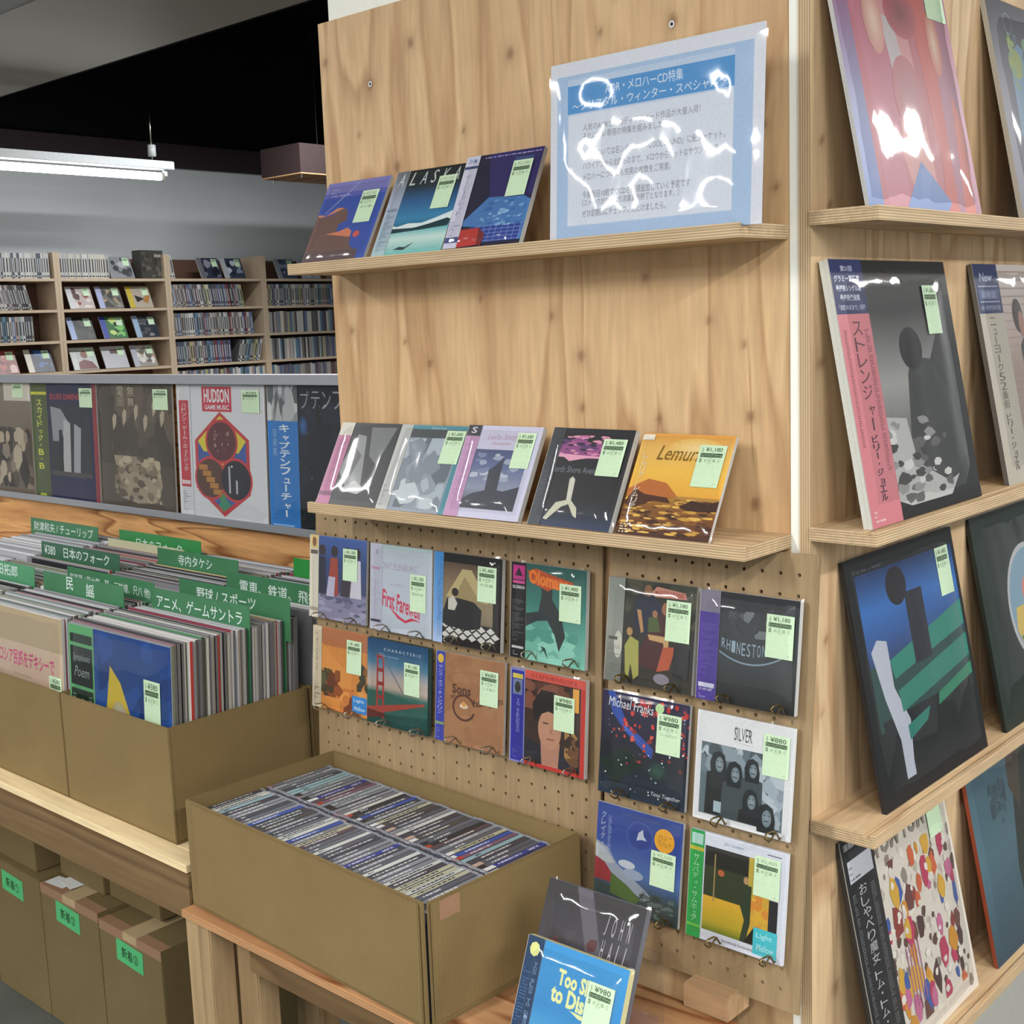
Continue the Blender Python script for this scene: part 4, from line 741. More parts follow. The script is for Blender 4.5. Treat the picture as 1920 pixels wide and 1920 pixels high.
pcd(23, 1, 234, 840, 1.4, p23, 'plain brown CD with outlined lettering, lower left of the middle pegboard', '680', note='シミ有り', tagpos=(0.66, 0.50, 0.26, 0.38), obi=(0.13, lambda o: (o.r(0, 0, 1, 1, '#3c43a4'), o.e(0.5, 0.92, 0.35, 0.05, '#d9b443'), o.tv('サンズ・オブ・チャンプリン', 0.25, 0.85, 0.5, 0.55, '#b9c0ee', 0), o.r(0, 0.18, 1, 0.21, '#7f9a6a'), o.lines(0.2, 0.03, 0.9, 0.15, 5, '#7f86cc'))))
def p24(a):
    a.r(0, 0, 1, 1, '#b83a34'); a.r(0.0, 0.04, 0.94, 0.91, '#3c2a24'); a.n(0.2, 0.6, 0.9, 0.9, ['#6f4434', '#5a3529', '#7d4e3c'], 24, 0.1, 4); a.p([(0.2, 0.04), (0.94, 0.04), (0.94, 0.34), (0.75, 0.26), (0.45, 0.24), (0.2, 0.3)], '#262730')
    a.p([(0.44, 0.04), (0.66, 0.04), (0.68, 0.30), (0.42, 0.30)], '#b0806a'); a.e(0.54, 0.42, 0.155, 0.21, '#b98a6e'); a.p([(0.34, 0.46), (0.30, 0.66), (0.42, 0.82), (0.6, 0.82), (0.74, 0.70), (0.74, 0.46), (0.68, 0.58), (0.52, 0.61), (0.40, 0.56)], '#251f1e')
    a.r(0.45, 0.475, 0.52, 0.49, '#4a3228'); a.r(0.60, 0.475, 0.66, 0.49, '#4a3228'); a.p([(0.555, 0.47), (0.58, 0.38), (0.54, 0.38)], '#a5745a'); a.r(0.50, 0.315, 0.60, 0.33, '#93524a'); a.n(0.74, 0.1, 0.93, 0.45, ['#a07a4a', '#6b4a30', '#3a2a22'], 26, 0.05, 5)
    a.r(0.84, 0.66, 0.92, 0.90, '#e0a043'); a.r(0.0, 0.91, 1, 1, '#c65548'); a.t('STEPHENSON', 0.28, 0.935, 0.60, 0.04, '#8f2a26', 0.0)
pcd(24, 1, 388, 840, 0.2, p24, 'CD with a dark haired man and red border, lower right of the middle pegboard', '980', T_=8, edge='#d9d4ce', tagpos=(0.60, 0.44, 0.27, 0.36), obi=(0.20, lambda o: (o.r(0, 0, 1, 1, '#7b80b4'), o.r(0.07, 0.02, 0.93, 0.975, '#2f2f94'), o.r(0.15, 0.89, 0.85, 0.94, '#c8b850'), o.r(0.18, 0.72, 0.82, 0.88, '#6a7a9c'), o.e(0.5, 0.8, 0.2, 0.06, '#33302f'), o.tv('VAN STEPHENSON', 0.45, 0.68, 0.2, 0.36, '#8f96d4', 0), o.lines(0.2, 0.05, 0.8, 0.15, 5, '#6b70b4'))))
def p31(a):
    a.r(0, 0, 1, 1, '#35342f'); a.n(0.2, 0.6, 1, 1, ['#3c3f34', '#4a4a3c', '#2e2f29'], 24, 0.12, 2)
    a.p([(0.30, 0.60), (0.32, 0.82), (0.5, 0.88), (0.62, 0.78), (0.6, 0.5), (0.5, 0.45), (0.38, 0.5)], '#2b2f40'); a.e(0.46, 0.91, 0.045, 0.055, '#8a6248'); a.p([(0.34, 0.72), (0.39, 0.72), (0.43, 0.52), (0.40, 0.50)], '#b3885c')
    a.p([(0.36, 0.2), (0.62, 0.16), (0.72, 0.5), (0.78, 0.72), (0.66, 0.76), (0.5, 0.56), (0.42, 0.4)], '#4a2a2a'); a.e(0.67, 0.76, 0.045, 0.06, '#9c6a4c'); a.p([(0.48, 0.52), (0.48, 0.66), (0.58, 0.68), (0.62, 0.54)], '#4f5c36'); a.e(0.55, 0.70, 0.03, 0.035, '#a0704e'); a.p([(0.48, 0.50), (0.72, 0.50), (0.72, 0.36), (0.68, 0.34), (0.66, 0.44), (0.5, 0.45)], '#c29a6a')
    a.p([(0.24, 0.10), (0.22, 0.36), (0.28, 0.46), (0.38, 0.42), (0.40, 0.10), (0.34, 0.05), (0.30, 0.2), (0.28, 0.05)], '#a4a258'); a.e(0.27, 0.50, 0.035, 0.04, '#b08a60'); a.p([(0.60, 0.16), (0.74, 0.20), (0.8, 0.42), (0.66, 0.4)], '#b0563c'); a.p([(0.78, 0.14), (0.96, 0.12), (0.96, 0.4), (0.88, 0.52), (0.78, 0.42)], '#26262a'); a.e(0.66, 0.10, 0.09, 0.05, '#87808c')
    a.p([(0.50, 0.90), (0.56, 0.96), (0.88, 0.93), (0.90, 0.87), (0.54, 0.86)], '#c08676'); a.t('MARTY GRAND', 0.54, 0.88, 0.33, 0.045, '#9c4a40', 0.02)
pcd(31, 2, 569, 990, 0.5, p31, 'CD with a painted family group on dark green, top left of the right pegboard', '1,180', T_=8, tagpos=(0.68, 0.47, 0.27, 0.38), obi=(0.19, lambda o: (o.g(0, 0, 1, 1, [(0, '#6b6e66'), (0.5, '#8c9088'), (1, '#808780')]), o.e(0.75, 0.36, 0.25, 0.13, '#c4c4b8'), o.r(0.15, 0.40, 0.7, 0.43, '#56544c'), o.lines(0.1, 0.06, 0.9, 0.38, 16, '#565a52', 0.3))))
def p32(a):
    a.g(0, 0, 1, 1, [(0, '#1b1d1f'), (0.4, '#3a3e40'), (1, '#33363a')]); a.r(0, 0.94, 1, 1, '#212328')
    for i, c in enumerate('RHINESTONES'): t_ = (i - 5) / 5.0; a.t(c, 0.24 + i * 0.052, 0.50 - 0.05 * (1 - t_ * t_), 0.038, 0.085 + 0.03 * (1 - t_ * t_), '#8ea4b4', 0.0)
    for i in range(24): t_ = i / 23 * 2 - 1; a.p([(0.52 + 0.30 * t_, 0.47 - 0.08 * (1 - t_ * t_)), (0.52 + 0.30 * (t_ + 0.09), 0.47 - 0.08 * (1 - (t_ + 0.09) ** 2)), (0.52 + 0.30 * (t_ + 0.09), 0.455 - 0.08 * (1 - (t_ + 0.09) ** 2)), (0.52 + 0.30 * t_, 0.455 - 0.08 * (1 - t_ * t_))], '#7f95a6')
    a.n(0.3, 0.62, 0.8, 0.85, ['#4b5054', '#6b7276', '#3d4144'], 18, 0.05, 3)
pcd(32, 2, 712, 990, 0.5, p32, 'charcoal CD with curved silver lettering and a purple band, top right of the right pegboard', '1,180', T_=8, wr=1.8, tagpos=(0.69, 0.48, 0.27, 0.38), obi=(0.21, lambda o: (o.r(0, 0, 1, 1, '#4a3a8c'), o.r(0, 0.80, 1, 1, '#777384'), o.lines(0.1, 0.24, 0.9, 0.72, 28, '#6a5cae', 0.35), o.r(0.1, 0.115, 0.9, 0.155, '#c4c6da'), o.t('CD・NEW 1,800円', 0.15, 0.08, 0.65, 0.03, '#c9c6e0'), o.lines(0.15, 0.02, 0.85, 0.06, 2, '#9c92cc'))))
def p41(a):
    a.g(0, 0, 1, 1, [(0, '#1d2c3c'), (0.4, '#171c24'), (1, '#2c2444')]); a.p([(0.06, 1), (0.14, 1), (0.30, 0.72), (0.62, 0.52), (0.6, 0.42), (0.3, 0.62), (0.12, 0.8)], '#2e4a9c'); a.p([(0.10, 0.95), (0.26, 0.70), (0.5, 0.54), (0.28, 0.66)], '#4a6ec8'); a.p([(0, 0.3), (0.3, 0.5), (0.5, 0.35), (0.2, 0.1)], '#15261f'); a.e(0.68, 0.32, 0.13, 0.10, '#2a5040', edge='#182028')
    a.n(0.25, 0.50, 1, 0.98, ['#b4302c', '#c94038', '#8c2c2c', '#d2584c'], 60, 0.022, 4, 1.2, 6); a.n(0.1, 0.3, 0.95, 0.7, ['#a33a34', '#7d2c2c'], 22, 0.016, 5); a.n(0.02, 0.02, 0.98, 0.98, ['#d4dbe6', '#9fb0c6', '#f0f0f0'], 46, 0.008, 6)
    a.t('Michael Franks', 0.08, 0.86, 0.52, 0.09, '#dfe3e8', 0.0, 0.15, -0.02); a.t('Time Together', 0.62, 0.07, 0.33, 0.05, '#c9ced6', 0.0, 0.2)
    a.e(0.67, 0.92, 0.05, 0.045, '#b9dca0', 16)
pcd(41, 2, 562, 840, 1.5, p41, 'dark starry CD with red specks, middle left of the right pegboard', '980', note='シールカット', edge='#c8cbd0', tagpos=(0.65, 0.50, 0.27, 0.38))
def p42(a):
    a.r(0, 0, 1, 1, '#dfe1e4'); a.r(0.06, 0.06, 0.92, 0.72, '#5f7078'); a.n(0.06, 0.42, 0.92, 0.72, ['#48545a', '#8796a0', '#6f7e88', '#b0bcc4'], 30, 0.09, 4); a.n(0.6, 0.08, 0.92, 0.6, ['#9dabb6', '#b2bec6', '#8896a2'], 20, 0.1, 6)
    for cx, cy, s_ in ((0.25, 0.55, 1.0), (0.42, 0.49, 1.0), (0.60, 0.56, 0.9), (0.60, 0.28, 0.95), (0.76, 0.17, 1.1)):
        a.p([(cx - 0.13 * s_, 0.07), (cx - 0.12 * s_, cy - 0.1), (cx, cy - 0.06), (cx + 0.12 * s_, cy - 0.1), (cx + 0.13 * s_, 0.07)], '#24282a' if cx < 0.3 or cy < 0.3 else '#3f4a4e'); a.p([(cx - 0.075 * s_, cy - 0.13 * s_), (cx - 0.09 * s_, cy), (cx - 0.06 * s_, cy + 0.085 * s_), (cx, cy + 0.11 * s_), (cx + 0.06 * s_, cy + 0.08 * s_), (cx + 0.085 * s_, cy - 0.02), (cx + 0.08 * s_, cy - 0.13 * s_)], '#22272a'); a.e(cx + 0.01, cy - 0.012, 0.043 * s_, 0.07 * s_, '#8a9aa2', edge='#6c7c84'); a.r(cx - 0.022, cy + 0.012, cx - 0.002, cy + 0.02, '#2c3336'); a.r(cx + 0.018, cy + 0.012, cx + 0.038, cy + 0.02, '#2c3336'); a.r(cx - 0.015, cy - 0.04, cx + 0.03, cy - 0.03, '#3c4448'); 0 and a.p([(cx - 0.02, cy - 0.036), (cx + 0.01, cy - 0.024), (cx + 0.04, cy - 0.036), (cx + 0.038, cy - 0.046), (cx - 0.018, cy - 0.046)], '#2c3336')
    a.r(0.22, 0.10, 0.30, 0.20, '#9fb4bc'); a.p([(0.40, 0.78), (0.44, 0.92), (0.54, 0.90), (0.60, 0.76)], '#dfe1e4'); a.t('SILVER', 0.40, 0.79, 0.18, 0.12, '#3d4144', 0.0)
pcd(42, 2, 711, 840, 0.3, p42, 'white framed CD with a black and white band photo, middle right of the right pegboard', '880', edge='#e4e6e6', tagpos=(0.70, 0.54, 0.26, 0.37), T_=4)
def p51(a):
    a.g(0, 0, 1, 1, [(0, '#2c3c3c'), (0.2, '#37474a'), (0.4, '#4868a0'), (0.7, '#2f4690'), (1, '#34478c')]); a.p([(0, 0.62), (0.14, 0.58), (0.26, 0.44), (0.42, 0.36), (0.62, 0.26), (0.7, 0.2), (0.6, 0.16), (0.4, 0.24), (0.1, 0.34), (0, 0.36)], '#8d98a8'); a.p([(0, 0.60), (0.12, 0.56), (0.24, 0.44), (0.14, 0.42), (0, 0.46)], '#a9b0b4'); a.e(0.38, 0.46, 0.10, 0.04, '#b9c2ce'); a.e(0.46, 0.38, 0.12, 0.05, '#8f9eb4'); a.p([(0, 0.46), (0.12, 0.42), (0.22, 0.32), (0.2, 0.24), (0, 0.24)], '#8c3038'); a.p([(0.2, 0.34), (0.4, 0.26), (0.56, 0.16), (0.5, 0.10), (0.2, 0.14)], '#4a6434'); a.n(0.55, 0.03, 0.95, 0.25, ['#2b3a3a', '#3a4a46', '#5c6a66'], 40, 0.05, 3, 0.4)
    a.ring(0.52, 0.76, 0.16, 0.15, 0.1, '#40589c'); a.e(0.52, 0.76, 0.12, 0.115, '#2c4088'); a.p([(0.48, 0.72), (0.50, 0.80), (0.55, 0.84), (0.56, 0.78), (0.60, 0.74), (0.54, 0.74)], '#b4bccc'); a.e(0.80, 0.79, 0.115, 0.115, '#e0a030'); a.lines(0.73, 0.74, 0.88, 0.85, 5, '#8a6a2a', 0.3)
    a.tv('クレイグ・ラ', 0.055, 0.92, 0.05, 0.42, '#b9c4de', 0.0); a.lines(0.14, 0.5, 0.18, 0.9, 20, '#8d9cc8', 0.4); a.t('CRAIG RUHNKE BAND', 0.30, 0.925, 0.46, 0.035, '#56679a', 0.0)
pcd(51, 2, 560, 690, 0.5, p51, 'blue CD with clouds and a round orange sticker, bottom left of the right pegboard', '2,580', faint=True, tagpos=(0.66, 0.34, 0.28, 0.34))
def p52(a):
    a.r(0, 0, 1, 1, '#d5dae6'); a.r(0.16, 0.10, 0.64, 0.88, '#2e3a22'); a.r(0.16, 0.42, 0.64, 0.88, '#37402c'); a.r(0.16, 0.70, 0.64, 0.88, '#2b2c26'); a.g(0.16, 0.10, 0.64, 0.42, [(0, '#6b7a2a'), (0.3, '#b5a030'), (1, '#d3a636')]); a.r(0.64, 0.10, 0.84, 0.88, '#d6a83c'); a.r(0.62, 0.42, 0.68, 0.88, '#b9a444'); a.r(0.84, 0.10, 0.93, 0.55, '#222226'); a.n(0.66, 0.15, 0.84, 0.55, ['#e0b44a', '#d08a3a', '#c9a040'], 20, 0.05, 3)
    a.r(0.265, 0.38, 0.278, 0.82, '#a08a5c'); a.e(0.34, 0.66, 0.035, 0.03, '#b0603a'); a.p([(0.62, 0.62), (0.55, 0.42), (0.60, 0.30), (0.56, 0.10), (0.62, 0.10), (0.66, 0.28), (0.66, 0.62)], '#33402f'); a.e(0.60, 0.66, 0.025, 0.035, '#b08c66'); a.p([(0.6, 0.10), (0.9, 0.10), (0.84, 0.24), (0.7, 0.26)], '#22261f')
    a.t('Somebody Somewhere', 0.38, 0.035, 0.35, 0.03, '#6a6470', 0.0); a.r(0.70, 0.03, 0.94, 0.27, '#48c0cc'); a.t('Light', 0.73, 0.17, 0.16, 0.06, '#a9e6ee'); a.t('Mellow', 0.74, 0.07, 0.17, 0.06, '#a9e6ee'); a.r(0.80, 0.945, 0.94, 0.952, '#4a4e54'); a.t('J.D. Souther', 0.36, 0.92, 0.2, 0.03, '#8a9ab0', 0)
pcd(52, 2, 709, 690, 0.6, p52, 'CD with a yellow street scene and green band, bottom right of the right pegboard', '2,480', faint=True, edge='#dfe3ee', tagpos=(0.68, 0.56, 0.26, 0.36), obi=(0.15, lambda o: (o.r(0, 0, 1, 1, '#2f9a4c'), o.r(0.1, 0.87, 0.9, 0.97, '#a8cfc4'), o.r(0, 0.81, 1, 0.845, '#b9b03c'), o.tv('サムバディ・サムホェア', 0.28, 0.78, 0.42, 0.64, '#9fdcb0', 0.0), o.r(0, 0.10, 1, 0.125, '#6ab84c'))))

# ---- the two cases standing on the small table
def tsd(a):
    a.g(0, 0, 1, 1, [(0, '#2b6ea8'), (0.25, '#4aa0d4'), (0.5, '#2f86c4'), (1, '#3a90cc')]); a.e(0.60, 0.22, 0.22, 0.20, '#8ccaea', edge='#3f95cc'); a.e(0.60, 0.22, 0.09, 0.10, '#f0e48c'); a.p([(0.4, 0), (0.42, 0.10), (0.5, 0.08), (0.56, 0.14), (0.62, 0.08), (0.72, 0.16), (0.9, 0.10), (0.95, 0)], '#1b2c4a')
    a.t('Too Slow', 0.36, 0.70, 0.44, 0.13, '#dfe6a0', 0.04, 0.0, -0.02); a.t('to Disco', 0.32, 0.56, 0.46, 0.14, '#dfe6a0', 0.04, 0.0, -0.03); a.p([(0.52, 0.54), (0.62, 0.50), (0.78, 0.50), (0.70, 0.53)], '#dfe6a0')
cd(61, 629, -327, 612.5, 1.6, 22, tsd, 'blue CD with pale yellow lettering and a low sun, standing on the small table', '980', W_=144, H_=140, T_=10, edge='#d8cf98', tagpos=(0.66, 0.42, 0.25, 0.40), obi=(0.17, lambda o: (o.r(0, 0, 1, 1, '#1f3a5c'), o.e(0.5, 0.90, 0.3, 0.06, '#d7dc8c', 8), o.tv('TOO SLOW TO DISCO', 0.62, 0.80, 0.22, 0.55, '#7f9cc0', 0), o.lines(0.1, 0.1, 0.5, 0.78, 26, '#4a6a92', 0.4))))
def jh(a):
    a.g(0, 0, 1, 1, [(0, '#4a4852'), (1, '#2f2c2e')]); a.p([(0.3, 1), (0.46, 1), (0.72, 0.3), (0.6, 0.2)], '#5c5962')
    for r_, w in enumerate(('JOHN', 'HALL')):
        for i, c in enumerate(w): a.t(c, 0.64 + i * 0.075, 0.66 - r_ * 0.22, 0.035, 0.18, '#b3b0ba', 0.0, 0.3)
    a.n(0.1, 0.1, 0.6, 0.6, ['#3c3438', '#46424a', '#5a2f34'], 12, 0.06, 3)
cd(62, 618, -272, 674.5, 1.1, 23, jh, 'grey CD in a clear case behind the blue one on the small table', '980', W_=142, H_=126, T_=10, edge='#6a6a72', tagpos=(0.62, 0.08, 0.25, 0.36), wr=1.2)
t = empty('acrylic_stand', (612, -336, 600.4)); tag(t, 'clear acrylic stepped stand holding the two CDs on the small table', 'stand')
MB().box(0, 0, 0, 170, 60, 11).build('base', M_ACRYL, t); MB().box(0, 55, 70, 170, 100, 73).build('step', M_ACRYL, t)
MB().box(0, 60.1, 0, 170, 63, 69.9).build('riser', M_ACRYL, t); MB().box(0, 100.1, 0, 170, 103, 150).build('upright', M_ACRYL, t)

# ---- records on the right hand ledges
def lp(n, x, y, z, yaw, lean, art, label, axis='Y', W_=313, H_=313, T_=5, **k):
    k.setdefault('price', None); return album('record_album', x, y, z, yaw, lean, W_, H_, T_, art, label, 'record', axis=axis, seed=n, large=True, over=3.5, wr=k.pop('wr', 1.4), **k)
def r11(a):  # a plain colour study standing in for the known painting
    a.r(0, 0, 1, 1, '#b4606c'); a.g(0, 0, 0.12, 1, [(0, '#4a6fb0'), (0.4, '#7a80a8'), (0.8, '#8a5a80'), (1, '#3c5494')])
    a.p([(0.1, 1), (0.18, 0.5), (0.16, 0), (0.34, 0), (0.40, 0.55), (0.3, 1)], '#b8687a'); a.p([(0.30, 1), (0.42, 0.6), (0.36, 0.2), (0.44, 0), (0.62, 0), (0.60, 0.5), (0.55, 1)], '#c98a88'); a.p([(0.36, 0.75), (0.42, 0.40), (0.48, 0.2), (0.54, 0.45), (0.46, 0.75)], '#bdb3b4')
    a.p([(0.62, 1), (0.66, 0.6), (0.70, 0.2), (0.66, 0), (0.84, 0), (0.86, 0.5), (0.78, 1)], '#c2574e'); a.p([(0.78, 1), (0.80, 0.5), (0.78, 0), (1, 0), (1, 1)], '#a5667e'); a.p([(0.84, 0), (0.9, 0.5), (0.96, 0.4), (0.94, 0)], '#cc6252'); a.p([(0.3, 0), (0.5, 0.2), (0.72, 0.05), (0.66, 0)], '#5a7cb8'); a.e(0.5, 0.45, 0.13, 0.16, '#a9747c', edge='#b86a72'); a.e(0.3, 0.72, 0.08, 0.13, '#e0c4ac', edge='#c98a80'); a.e(0.82, 0.70, 0.06, 0.14, '#dfbfa2', edge='#c2675a'); a.e(0.55, 0.78, 0.14, 0.10, '#7c3f46', edge='#b0525a'); a.p([(0.2, 0.92), (0.4, 0.86), (0.5, 1), (0.22, 1)], '#5a3038'); a.p([(0.7, 0.95), (0.85, 0.84), (0.9, 1)], '#c9dcd4')
lp(71, 899, 15, 1566, 0, 11.5, r11, 'glossy red, pink and blue sleeve on the uppermost right ledge', price='2,980', faint=True, tagpos=(0.80, 0.80, 0.18, 0.22), wr=2.6)
def r12(a):
    a.g(0, 0, 1, 1, [(0, '#3c3a5c'), (0.5, '#2c2c48'), (1, '#1a1f30')]); a.p([(0.20, 0.1), (0.16, 0.4), (0.18, 0.75), (0.30, 0.82), (0.6, 0.7), (0.7, 0.2)], '#5f87a8'); a.e(0.24, 0.72, 0.08, 0.07, '#8a9c3c'); a.ring(0.22, 0.9, 0.05, 0.05, 0.15, '#5c6c80'); a.n(0.18, 0.6, 0.4, 0.86, ['#8fa84c', '#3f5a6a', '#6f9474'], 16, 0.03, 3)
lp(72, 899, 467, 1567.5, 0, 11.5, r12, 'dark navy sleeve cut off by the right edge on the uppermost ledge', edge='#cfcabc', T_=7)
def r21(a):
    a.g(0, 0, 1, 1, [(0, '#202022'), (0.12, '#28282a'), (0.35, '#6f6f6f'), (0.52, '#9a9a98'), (0.68, '#6a6a6a'), (0.8, '#2c2d2d'), (1, '#1b1c1c')]); a.p([(0.62, 0), (1, 0), (1, 0.78), (0.88, 0.78), (0.72, 0.6), (0.78, 0.3)], '#232426'); a.p([(0.80, 0.62), (0.88, 0.86), (1, 0.86), (1, 0.55)], '#161718')
    a.p([(0.44, 0.30), (0.50, 0.55), (0.56, 0.62), (0.72, 0.60), (0.86, 0.46), (0.94, 0.2), (0.78, 0.12), (0.60, 0.16)], '#37383a'); a.e(0.56, 0.65, 0.10, 0.085, '#1c1c1e'); a.p([(0.16, 0.10), (0.2, 0.40), (0.42, 0.38), (0.46, 0.2), (0.72, 0.10), (0.82, 0.12), (0.7, 0.03), (0.4, 0.03)], '#b4b4b2'); a.n(0.2, 0.05, 0.75, 0.38, ['#8e8e8e', '#d0d0ce', '#5c5c5c', '#3a3a3a'], 46, 0.05, 5, 0.4); a.r(0, 0.0, 1, 0.045, '#1a1a1b'); a.t('THE STRANGER', 0.45, 0.945, 0.3, 0.018, '#4a4c4c', 0)
lp(73, 899, 14, 1204.5, 0, 10.6, r21, 'black and white sleeve with a pink paper band on the second right ledge', price='1,680', tagpos=(0.74, 0.70, 0.13, 0.20), edge='#d6d6cc', T_=11, obi=(0.25, lambda o: (o.r(0, 0, 1, 1, '#c87880'), o.r(0, 0.795, 1, 1, '#27305c'), o.t('第21回', 0.32, 0.955, 0.36, 0.022, '#b6b9cc'), o.t('グラミー賞受賞', 0.08, 0.915, 0.80, 0.026, '#c9ccdc', 0.03), o.t('最優秀シングル賞', 0.1, 0.88, 0.78, 0.024, '#c9ccdc', 0.03), o.t('最優秀楽曲賞', 0.18, 0.845, 0.62, 0.024, '#b6b9cc', 0.03), o.t('「素顔のままで」収録', 0.10, 0.81, 0.82, 0.02, '#b6b9cc'), o.tv('ストレンジャー', 0.40, 0.77, 0.30, 0.42, '#5c3844', 0.0), o.tv('ビリー・ジョエル', 0.42, 0.34, 0.20, 0.25, '#4c3040', 0.02), o.lines(0.1, 0.02, 0.6, 0.07, 3, '#e6c4c4'), o.lines(0.78, 0.2, 0.9, 0.74, 60, '#a0606a', 0.5), o.lines(0.12, 0.3, 0.2, 0.74, 50, '#a0606a', 0.5))))
def r22(a):
    a.g(0, 0, 1, 1, [(0, '#8b7c74'), (0.5, '#9a857a'), (0.7, '#b5a49c'), (1, '#c0b8b4')])
    for i in range(26): a.r(0.2, i / 26 + 0.002, 1, i / 26 + 0.008, '#a08e86')
    a.p([(0.42, 0.1), (0.42, 0.62), (0.50, 0.68), (0.7, 0.64), (0.72, 0.1)], '#2a2628'); a.e(0.44, 0.76, 0.06, 0.08, '#2c1f1c'); a.e(0.47, 0.72, 0.035, 0.06, '#9a6f5c'); a.e(0.5, 0.5, 0.05, 0.05, '#a5705c')
lp(74, 899, 434, 1204.5, 0, 10.9, r22, 'sleeve with a grey paper band and brick wall at the right edge, second right ledge', T_=6, edge='#6b6862', obi=(0.27, lambda o: (o.r(0, 0, 1, 1, '#b2ac9e'), o.r(0, 0.775, 1, 1, '#28335c'), o.t('New', 0.2, 0.92, 0.55, 0.04, '#9ca8bc', 0.02, 0.2), o.r(0.1, 0.895, 0.92, 0.902, '#8c96b0'), o.r(0.1, 0.84, 0.92, 0.885, '#4d5a80'), o.t('最新盤', 0.2, 0.845, 0.6, 0.032, '#8c96b0'), o.r(0.1, 0.825, 0.92, 0.832, '#8c96b0'), o.t('最優秀男性歌手賞', 0.1, 0.79, 0.8, 0.022, '#8c96b0'), o.tv('ニューヨーク52番街', 0.35, 0.76, 0.25, 0.42, '#6c6860', 0.0), o.tv('ビリー・ジョエル', 0.38, 0.32, 0.2, 0.26, '#55524c', 0.0))))
def r31(a):  # a plain arrangement of the same colour blocks
    a.r(0, 0, 1, 1, '#17181b'); a.g(0.07, 0.55, 0.97, 0.93, [(0, '#2a3a64'), (0.35, '#2c5a9c'), (0.6, '#2f6ab4'), (0.8, '#22508c'), (1, '#1c3664')]); a.r(0.07, 0.30, 0.97, 0.56, '#25453f'); a.r(0.1, 0.06, 0.96, 0.34, '#1d1f22')
    a.p([(0.10, 0.62), (0.16, 0.66), (0.24, 0.64), (0.24, 0.45), (0.33, 0.30), (0.30, 0.14), (0.30, 0.08), (0.22, 0.08), (0.22, 0.24), (0.15, 0.42)], '#b4b9c8')
    a.p([(0.24, 0.56), (0.97, 0.68), (0.97, 0.57), (0.26, 0.48)], '#2c8272'); a.p([(0.27, 0.43), (0.97, 0.53), (0.97, 0.43), (0.28, 0.34)], '#2f7d6c'); a.p([(0.30, 0.28), (0.52, 0.31), (0.48, 0.26), (0.30, 0.22)], '#2c7a6c'); a.p([(0.62, 0.34), (0.97, 0.40), (0.97, 0.35), (0.60, 0.29)], '#2f8060')
    a.r(0.46, 0.50, 0.62, 0.80, '#20202c'); a.e(0.40, 0.84, 0.09, 0.08, '#1a171c'); a.lines(0.06, 0.94, 0.30, 0.96, 1, '#44464c')
lp(75, 899, 65, 844.5, 0, 11.0, r31, 'dark sleeve with blue and teal blocks and a white upright on the third right ledge', price='1,480', tagpos=(0.80, 0.72, 0.13, 0.21), edge='#1c1c1f', T_=6)
def r32(a):
    a.r(0, 0, 1, 1, '#1d2a24'); a.n(0.0, 0.0, 1, 1, ['#1f2d27', '#1a2620'], 30, 0.14, 3); a.e(0.56, 0.52, 0.285, 0.29, '#b9b9bd', 36); a.e(0.56, 0.52, 0.26, 0.265, '#7fa0b4', 36); a.p([(0.33, 0.42), (0.36, 0.52), (0.76, 0.52), (0.80, 0.42), (0.74, 0.34), (0.38, 0.34)], '#d2b45c'); a.p([(0.36, 0.38), (0.76, 0.38), (0.66, 0.27), (0.46, 0.27)], '#3f7a58'); a.e(0.56, 0.58, 0.10, 0.08, '#d08878'); a.t('CHRISTOPHER CROSS', 0.28, 0.90, 0.5, 0.022, '#33443c', 0)
lp(76, 899, 446, 844.5, 0, 11.4, r32, 'dark green sleeve with a pale ringed oval at the right edge, third right ledge', edge='#1c2420', T_=6)
def r41(a):
    a.r(0, 0, 1, 1, '#d8d0c4'); a.n(0.2, 0.02, 0.98, 0.98, ['#b9b0a4', '#5a4038', '#cfc8bc', '#8f8478', '#e2dccf'], 130, 0.022, 3, 1.2, 6); cs = ['#c98a2c', '#b4385a', '#8a3a34', '#3f5aa0', '#c8603a', '#6a3d38', '#c06a90', '#d0a23a', '#4a2c30']; a.n(0.24, 0.08, 0.95, 0.80, cs, 62, 0.036, 5, 1.7, 7); a.n(0.24, 0.1, 0.95, 0.8, ['#e4ded2', '#d9d2c6'], 40, 0.02, 6)
    for i in range(5): a.r(0.38 + i * 0.028, 0.16, 0.388 + i * 0.028, 0.42, '#b06a90')
    a.t('TOM TOM', 0.26, 0.84, 0.50, 0.11, '#8f887e', 0.03)
lp(77, 899, 62, 486.5, 1.0, 11.6, r41, 'white doodle covered sleeve with a black paper band on the lowest right ledge', price='1,480', tagpos=(0.78, 0.76, 0.14, 0.20), edge='#2a2a2c', T_=6, obi=(0.26, lambda o: (o.r(0, 0, 1, 1, '#1f1f22'), o.lines(0.1, 0.955, 0.95, 0.985, 1, '#d0d0d2', 0.9), o.r(0.12, 0.82, 0.92, 0.91, '#b9bcc4'), o.lines(0.15, 0.83, 0.88, 0.90, 3, '#55585e', 0.3), o.tv('おしゃべり魔女', 0.34, 0.80, 0.26, 0.34, '#b4b4b6', 0.0), o.tv('トム・トム・クラブ', 0.34, 0.44, 0.24, 0.36, '#b4b4b6', 0.0), o.lines(0.72, 0.1, 0.86, 0.78, 70, '#6c6c70', 0.5), o.lines(0.1, 0.1, 0.2, 0.78, 70, '#6c6c70', 0.5))))
